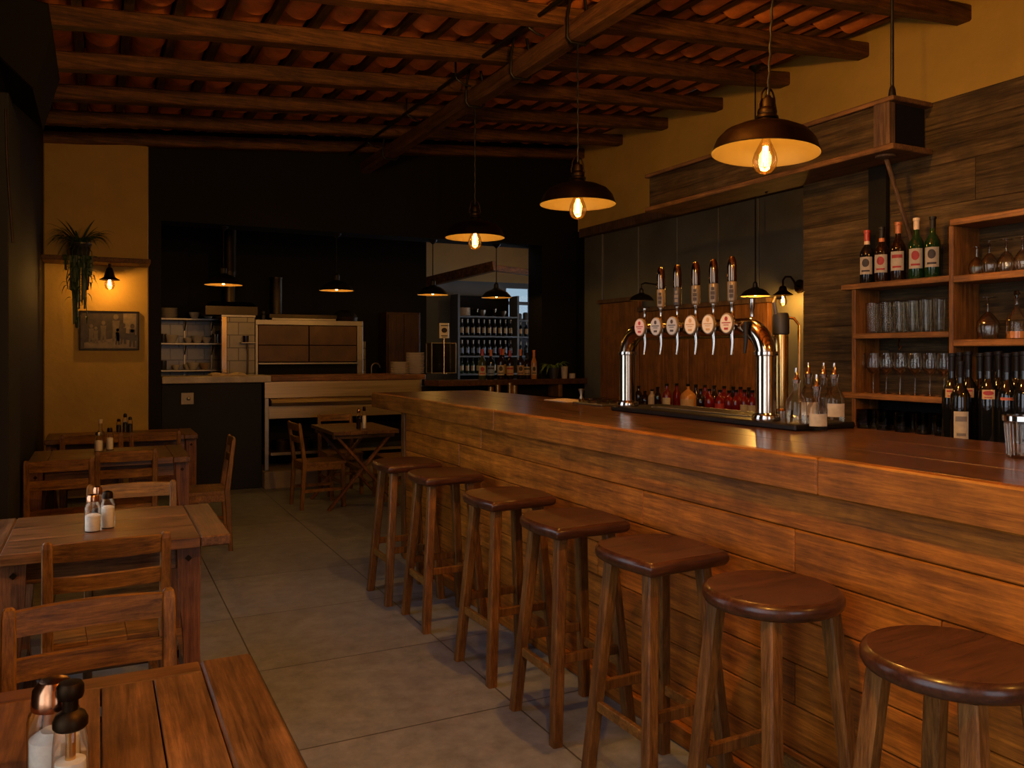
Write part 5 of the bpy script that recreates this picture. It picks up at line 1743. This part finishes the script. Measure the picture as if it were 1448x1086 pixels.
MB().lathe([(0, 0), (0.05, 0), (0.065, 0.09), (0.07, 0.13), (0.062, 0.13), (0.058, 0.115), (0, 0.11)], 22).build('plant_pot', M_pot, pt)
m = MB()
for k in range(34):
    a = 2 * PI * k / 34 * 3.01 + RND.uniform(-0.2, 0.2)
    leaf(m, (0.02 * math.cos(a), 0.02 * math.sin(a), 0.11), (math.cos(a), 0.45 * math.sin(a)), RND.uniform(0.16, 0.25), 0.026, RND.uniform(0.7, 1.4), rise=RND.uniform(0.8, 1.3))
m.build('foliage', M_leafbright, pt)
p = pix(798, Y=8.84)
lathe_thing('clay_tumbler', 'tall pale clay tumbler beside the ledge plant', 'cup', (p.x, 8.84, LZ), [(0, 0), (0.035, 0), (0.045, 0.15), (0.041, 0.15), (0.032, 0.01), (0, 0.01)], M_cup, 20)
p = pix(809, Y=8.86)
lathe_thing('candle_jar', 'short pale jar at the right end of the ledge', 'jar', (p.x, 8.86, LZ), [(0, 0), (0.038, 0), (0.04, 0.005), (0.04, 0.06), (0.036, 0.06), (0.034, 0.045), (0, 0.045)], M_cup, 20)
# low service counter under the ledge with brass measures
lc = thing('service_counter', 'dark low service counter below the bottle ledge', 'counter', (4.2, 8.75, 0))
part(MB().box(3.45, 5.0, 8.45, 9.07, 0.86, 0.90, 0.004), 'top', M_kwood, lc)
part(MB().box(3.5, 4.98, 8.5, 9.07, 0.0, 0.86, 0.004), 'body', M_void, lc)
for i, (px_, hh) in enumerate(((694, 0.15), (704, 0.17), (721, 0.19), (728, 0.16))):
    p = pix(px_, Y=8.6)
    lathe_thing('brass_measure', f'{ORD[i]} brass measuring cup from the left below the ledge', 'cup', (p.x, 8.6, 0.90), [(0, 0), (0.032, 0), (0.034, hh), (0.031, hh), (0.029, 0.008), (0, 0.008)], M_brass, 18, 'brass measures below the ledge')

# things on the back edge of the bar
p = pix(848, 566, Z=BT)
bm_ = thing('glass_tray', 'low steel tray of wet glass lids on the bar', 'tray', (2.64, pix(848, X=2.64).y, BT), 0.0)
MB().box(-0.09, 0.09, -0.16, 0.16, 0.0, 0.012, 0.003).build('tray_base', M_steel2, bm_)
for k in range(6):
    MB().lathe([(0, 0.012), (0.035, 0.012), (0.037, 0.02), (0.030, 0.032), (0, 0.034)], 16, (-0.045 + 0.09 * (k % 2), -0.105 + 0.1 * (k // 2), 0)).build('glass_lid', M_glassdim, bm_)
p = pix(800, X=2.66)
cl = thing('bar_cloth', 'crumpled pale bar cloth on the back of bar top', 'cloth', (2.66, p.y, BT))
m = MB()
n = 12
g = [[Vector((-0.08 + 0.16 * i / n, -0.14 + 0.28 * j / n, 0.004 + 0.012 * abs(math.sin(i * 1.3 + j * 0.8)) * math.sin(PI * i / n) * math.sin(PI * j / n))) for i in range(n + 1)] for j in range(n + 1)]
vs = [q for r_ in g for q in r_] + [Vector((q.x, q.y, 0.0)) for r_ in g for q in r_]
K = (n + 1) ** 2
fs = []
for j in range(n):
    for i in range(n):
        a = j * (n + 1) + i
        fs.append([a, a + 1, a + n + 2, a + n + 1])
        fs.append([K + a, K + a + n + 1, K + a + n + 2, K + a + 1])
for i in range(n):
    for a, b in ((i, i + 1), (n * (n + 1) + i, n * (n + 1) + i + 1)):
        fs.append([a, b, K + b, K + a])
    for a, b in ((i * (n + 1), (i + 1) * (n + 1)), (i * (n + 1) + n, (i + 1) * (n + 1) + n)):
        fs.append([a, b, K + b, K + a])
m.add(vs, fs, 0, True)
m.build('cloth', M_cup, cl)
p = pix(822, X=2.70)
lathe_thing('jigger', 'small steel jigger on the bar beside the cloth', 'jigger', (2.70, p.y, BT), [(0, 0), (0.022, 0), (0.008, 0.04), (0.02, 0.08), (0.017, 0.08), (0.0, 0.045)], M_steel2, 18)

# ================================================================== ALCOVE BACK COUNTER WITH CORDIALS
ac = thing('alcove_counter', 'low back counter in the green-boarded alcove', 'counter', (5.2, 6.2, 0))
part(MB().box(4.86, 5.40, 4.3, 8.4, 0.86, 0.90, 0.004), 'top', M_kwood, ac)
part(MB().box(4.92, 5.40, 4.32, 8.38, 0.0, 0.86, 0.004), 'body', M_void, ac)


def squat(label, loc, h, r, mt, lab_=None, cap=M_foilblack, group='red cordial bottles in the alcove'):
    t = thing('cordial_bottle', label, 'bottle', loc, math.radians(-50), group)
    MB().lathe([(0, 0), (r * 0.95, 0), (r, 0.006), (r, h * 0.52), (r * 0.85, h * 0.62), (r * 0.4, h * 0.74), (0.015, h * 0.78), (0.015, h * 0.93)], 24).build('bottle_body', mt, t)
    MB().lathe([(0.017, h * 0.9), (0.018, h * 0.91), (0.018, h), (0, h)], 16).build('cap', cap, t)
    if lab_:
        patch(r, -1.0, 1.0, h * 0.12, h * 0.42).build('paper_label', lab_, t)
    return t


front = [(943, 0.24, 0.045, M_red, M_cream, 'red cordial bottle with cream label, first of the alcove row'),
         (973, 0.25, 0.075, M_amberliq, M_tanlabel, 'large amber jug with tan label in the alcove row'),
         (991, 0.21, 0.042, M_winebrown, None, 'brown squat bottle right of the amber jug'),
         (1003, 0.215, 0.045, M_red, None, 'plain red cordial bottle right of the brown squat one'),
         (1018, 0.21, 0.048, M_red, M_redink, 'wide red cordial bottle with red label mid alcove row'),
         (1031, 0.21, 0.040, M_red, None, 'plain red cordial bottle after the wide red one'),
         (1041, 0.22, 0.042, M_red, None, 'red cordial bottle third from the right end of row'),
         (1053, 0.225, 0.040, M_red, M_cream, 'red cordial bottle with small cream label near the steel column'),
         (1064, 0.225, 0.040, M_red, M_cream, 'last red cordial bottle beside the right steel column')]
for px_, h, r, mt, lm, lb in front:
    p = pix(px_, X=5.02)
    squat(lb, (5.02, p.y, 0.90), h, r, mt, lm)
for i, px_ in enumerate([957, 984, 997, 1010, 1024, 1037, 1047, 1059]):
    p = pix(px_, X=5.22)
    squat(f'dim dark-capped cordial bottle in the rear alcove row, {ORD[i]} from left', (5.22, p.y, 0.90), 0.235, 0.040, M_winebrown if i % 2 else M_red, None, group='rear cordial bottles in the alcove')
for i, (px_, h, r) in enumerate(((903, 0.2, 0.04), (912, 0.15, 0.05), (922, 0.17, 0.04), (930, 0.2, 0.035))):
    p = pix(px_, X=5.05)
    squat(f'dark jar {ORD[i]} from the left steel column in the alcove', (5.05, p.y, 0.90), h, r, M_winebrown if i != 2 else M_cup, None, group='dark jars in the alcove')

# alcove lamps
def dome_lamp(label, loc, R_, cord, power, group, m_shade=None, inner=None):
    t = thing('dome_lamp', label, 'lamp', loc, 0, group)
    o = [(0.16, 0.62), (0.24, 0.60), (0.26, 0.56), (0.45, 0.50), (0.72, 0.36), (0.92, 0.14), (1.0, 0.0)]
    MB().lathe([(0, 0.98), (0.10, 0.98), (0.13, 0.92), (0.16, 0.88), (0.16, 0.62)] and [(a * R_, b * R_) for a, b in o], 36).build('lamp_shade', m_shade or M_iron, t)
    MB().lathe([(a * R_ * 0.97, b * R_ * 0.97 + 0.0) for a, b in o[::-1]] + [(0, 0.58 * R_)], 36).build('shade_lining', inner or M_enamel2, t)
    MB().lathe([(0, 1.02 * R_), (0.08 * R_, 1.0 * R_), (0.13 * R_, 0.92 * R_), (0.17 * R_, 0.88 * R_), (0.17 * R_, 0.6 * R_), (0.0, 0.6 * R_)], 18).build('lamp_cap', m_shade or M_iron, t)
    if cord:
        MB().tube([(0, 0, 1.0 * R_), (0, 0, cord - 0.03)], 0.006, 7).build('cord', M_iron, t)
        MB().lathe([(0.008, cord - 0.05), (0.05, cord - 0.012), (0.055, cord), (0, cord)], 16).build('ceiling_rose', M_iron, t)
    if power:
        MB().lathe([(0, 0.3 * R_), (0.05 * R_, 0.28 * R_), (0.10 * R_, 0.14 * R_), (0.06 * R_, 0.02 * R_), (0, 0.0)], 14).build('bulb', M_fildim, t)
        lamp_light(t, 0.02 * R_ - 0.02, power, 0.02)
    return t


p = pix(1068, X=5.0)
z = 1.45 + (498 - 419) * (p.x * SY + p.y * CYW) / FOC
t = dome_lamp('small black dome lamp on cord right of the beer taps', (5.0, p.y, z), 0.125, beam_z(5.0, p.y) + 0.1 - z, 10.0, 'alcove dome lamps')
p = pix(907, X=5.10)
z = 1.45 + (498 - 425) * (p.x * SY + p.y * CYW) / FOC
t = dome_lamp('small black dome lamp left of the beer taps, unlit', (5.10, p.y, z), 0.13, 0, 0, 'alcove dome lamps')
MB().tube([(0, 0, 0.125), (0.0, 0.0, 0.17), (0.06, 0.02, 0.19), (0.355, 0.05, 0.17)], 0.008, 8).build('wall_arm', M_iron, t)
p = pix(1107, X=5.30)
d_ = p.x * SY + p.y * CYW
wl = thing('wall_lamp', 'gooseneck wall lamp with glowing bulb on green boards', 'lamp', (5.30, p.y, 1.45 + (498 - 424) * d_ / FOC))
MB().lathe([(0.02, 0.12), (0.03, 0.11), (0.036, 0.08), (0.085, 0.045), (0.088, 0.04), (0.034, 0.07), (0.0, 0.08)], 26).build('lamp_shade', M_bronze, wl)
MB().tube([(0, 0, 0.11), (0, 0, 0.17), (0.02, -0.01, 0.2), (0.06, -0.03, 0.2), (0.09, -0.04, 0.16), (0.11, -0.04, 0.12), (0.16, -0.04, 0.12)], 0.009, 8).build('gooseneck', M_bronze, wl)
MB().lathe([(0, 0), (0.06, 0), (0.06, 0.012), (0.05, 0.02), (0, 0.02)], 20, M=Matrix.Translation((0.162, -0.04, 0.12)) @ Matrix.Rotation(-PI / 2, 4, 'Y')).build('back_plate', M_bronze, wl)
bu = MB().lathe([(0.012, 0.07), (0.018, 0.04), (0.034, 0.0), (0.036, -0.02), (0.026, -0.045), (0, -0.055)], 20).build('bulb', M_bulb, wl)
MB().tube([(-0.005, 0, 0.03), (-0.006, 0, -0.02), (0.006, 0, -0.02), (0.005, 0, 0.03)], 0.003, 6).build('filament', M_fil, bu)
lamp_light(wl, -0.01, 9.0, 0.02)

# kitchen pass lamps
kl = [(316, 403, 0.20, 'black dome lamp, leftmost of four over the kitchen pass', 3.6), (476, 411, 0.195, 'black dome lamp, second of four over the kitchen pass', 3.6),
      (612, 417, 0.188, 'black dome lamp, third of four over the kitchen pass', 3.0), (702, 421, 0.19, 'black dome lamp, rightmost of four over the kitchen pass', 2.0)]
for px_, py_, R_, lb, pw in kl:
    p = pix(px_, py_, Y=9.24)
    dome_lamp(lb, (p.x, 9.24, p.z), R_, OZ - p.z, pw, 'dome lamps over the kitchen pass')

# ================================================================== FAR ROOM SHELVING
FY = 13.2
rx0, rx1, rx2 = pix(645, Y=FY).x, pix(725, Y=FY).x, pix(728, Y=FY).x
sz = [1.08, 1.39, 1.735, 2.08]
rk = thing('bottle_rack', 'blue-grey bottle shelving in the far room', 'shelf', ((rx0 + rx1) / 2, FY, 0))
for z in sz:
    part(MB().box(rx0, rx1 + 0.02, FY - 0.16, FY + 0.16, z - 0.03, z, 0.003), 'shelf_board', M_bluegrey, rk)
for x in (rx0 - 0.015, rx1 + 0.03):
    part(MB().box(x - 0.02, x + 0.02, FY - 0.16, FY + 0.16, 0, 2.45, 0.003), 'upright', M_bluegrey, rk)
part(MB().box(rx0, rx1, FY + 0.165, FY + 0.18, 0, 2.45, 0), 'back_board', M_void, rk)
rk2 = thing('bottle_rack', 'narrow bottle shelving under the far window', 'shelf', (7.1, FY + 0.05, 0))
for z in (1.08, 1.39, 1.735, 2.03):
    part(MB().box(rx2 + 0.02, 7.6, FY - 0.06, FY + 0.2, z - 0.03, z, 0.003), 'shelf_board', M_bluegrey, rk2)
for x in (7.6,):
    part(MB().box(x, x + 0.04, FY - 0.06, FY + 0.2, 0, 2.03, 0.003), 'upright', M_bluegrey, rk2)
part(MB().box(rx2 + 0.02, rx2 + 0.05, FY - 0.06, FY + 0.2, 0, 1.05, 0.003), 'upright', M_bluegrey, rk2)


def row_of(n, xa_, xb_, Y_, z, h, r, gm, lm, where, cm=None, group=None):
    src = None
    for k in range(n):
        x = xa_ + (xb_ - xa_) * (k + 0.5) / n
        lb = f'{ORD[k]} bottle from the left, {where}'
        if src is None:
            src = make_bottle('shelf_bottle', lb, (x, Y_, z), math.radians(-20), h, r, gm, lm, cm, None, neck=0.3, rn=0.015, group=group or where, la=0.9)
        else:
            dup(src, (x, Y_, z), math.radians(-20 + RND.uniform(-8, 8)), lb)


row_of(10, rx0 + 0.03, rx1 - 0.02, FY - 0.06, sz[2], 0.29, 0.038, M_wine, M_cream, 'upper row of the far rack', M_steel2, 'upper far rack bottles')
row_of(10, rx0 + 0.03, rx1 - 0.02, FY - 0.06, sz[1], 0.27, 0.037, M_wine, M_bluelabel, 'middle row of the far rack', M_steel2, 'middle far rack bottles')
row_of(7, rx0 + 0.03, rx1 - 0.35, FY - 0.06, sz[0], 0.27, 0.038, M_winegreen, M_cream, 'bottom row of the far rack', M_foilblack, 'bottom far rack bottles')
row_of(4, rx2 + 0.08, rx2 + 0.55, FY + 0.05, 1.735, 0.27, 0.037, M_wine, M_tanlabel, 'upper row of the narrow window rack', M_steel2, 'upper narrow rack bottles')
row_of(4, rx2 + 0.08, rx2 + 0.55, FY + 0.05, 1.39, 0.25, 0.037, M_wine, None, 'lower row of the narrow window rack', M_steel2, 'lower narrow rack bottles')
p = pix(656, Y=FY)
plate_stack(656, FY - 0.03, sz[3], 9, 0.115, 'the far rack top stack', 'plates on the far rack', 0.0155)
for px_, lb, s in ((672, 'glass bowl standing right of the far plate stack', 1.3), (682, 'pale bowl mid top shelf of the far rack', 1.1), (697, 'glass bowl right of centre on the far rack', 1.4), (712, 'steel bowl at the right of the far rack top', 1.0)):
    p = pix(px_, Y=FY - 0.03)
    lathe_thing('bowl', lb, 'bowl', (p.x, FY - 0.03, sz[3]), [(a * s * 0.75, b * s * 1.6) for a, b in bowl], M_glassdim if 'glass' in lb else M_steel2, 20, 'bowls on the far rack')
for px_, lb, hh in ((734, 'dark jar on the sill of the far window, left', 0.12), (743, 'dark jar on the sill of the far window, right', 0.14)):
    p = pix(px_, Y=FY + 0.05)
    lathe_thing('storage_jar', lb, 'jar', (p.x, FY + 0.05, 2.03), [(0, 0), (0.05, 0), (0.052, hh * 0.8), (0.035, hh), (0, hh)], M_pot, 18)

# ================================================================== LIGHT
# unseen bare-bulb fill lamps, added to lift the ceiling, walls and far room
def fill_lamp(label, loc, power):
    t = thing('fill_bulb', label, 'lamp', loc, 0, 'added fill bulbs')
    z1 = beam_z(loc[0], loc[1]) + 0.0 - loc[2]
    MB().lathe([(0.015, 0.08), (0.02, 0.05), (0.045, 0.0), (0.05, -0.03), (0.036, -0.07), (0, -0.085)], 24).build('bulb', M_bulb, t)
    MB().tube([(0, 0, 0.05), (0.004, 0, -0.03), (-0.004, 0, -0.03), (0, 0, 0.05)], 0.003, 6).build('filament', M_fil, t)
    MB().lathe([(0, 0.14), (0.016, 0.14), (0.02, 0.125), (0.02, 0.08), (0, 0.078)], 16).build('socket', M_bronze, t)
    MB().tube([(0, 0, 0.14), (0, 0, z1)], 0.005, 7).build('cord', M_iron, t)
    lamp_light(t, -0.02, power, 0.03)


fill_lamp('added fill bulb over the dining tables, out of view', (0.75, 1.0, 2.5), 95)
fill_lamp('added fill bulb by the front wall, out of view', (2.6, -0.3, 2.85), 38)
fill_lamp('added fill bulb above the far room counter, out of view', (6.2, 11.2, 2.9), 10)
fill_lamp('added fill bulb high over the aisle beside the roof purlin, out of view', (1.7, 2.7, 3.02), 100)

wd = bpy.data.worlds.new('overcast sky')
sc.world = wd
wd.use_nodes = True
nt = wd.node_tree
bg = nt.nodes['Background']
bg.inputs[0].default_value = (0.80, 0.87, 1.0, 1)
bg.inputs[1].default_value = 3.4

for nm, loc, rot, sx, sy in (('window_daylight', (-0.66, 0.1, 1.55), (0, -PI / 2, 0), 2.4, 2.8), ('window_daylight', (-0.66, 3.82, 1.55), (0, -PI / 2, 0), 2.4, 1.45), ('window_daylight', (1.1, -1.78, 1.55), (PI / 2, 0, 0), 1.2, 2.1)):
    li = bpy.data.lights.new(nm, 'AREA')
    li.shape = 'RECTANGLE'
    li.size, li.size_y = sx, sy
    li.cycles.is_portal = True
    o = bpy.data.objects.new(nm, li)
    COL.objects.link(o)
    o.location, o.rotation_euler = loc, rot

cam = bpy.data.cameras.new('camera')
cam.sensor_width = 36.0
cam.sensor_fit = 'HORIZONTAL'
cam.lens = FOC / 1448.0 * 36.0
cam.shift_y = -(543.0 - CY) / 1448.0
cam.clip_start = 0.02
co = bpy.data.objects.new('camera', cam)
COL.objects.link(co)
co.location = (0, 0, EYE)
co.rotation_euler = (PI / 2, 0, -YAW)
sc.camera = co

sc.view_settings.view_transform = 'Standard'
sc.view_settings.look = 'None'
sc.view_settings.gamma = 1.0
sc.view_settings.use_curve_mapping = False
sc.view_settings.exposure = 0.0
sc.cycles.use_denoising = True
sc.cycles.transparent_max_bounces = 32
sc.cycles.max_bounces = 10
sc.cycles.diffuse_bounces = 5
sc.cycles.glossy_bounces = 4
sc.cycles.sample_clamp_indirect = 4.0
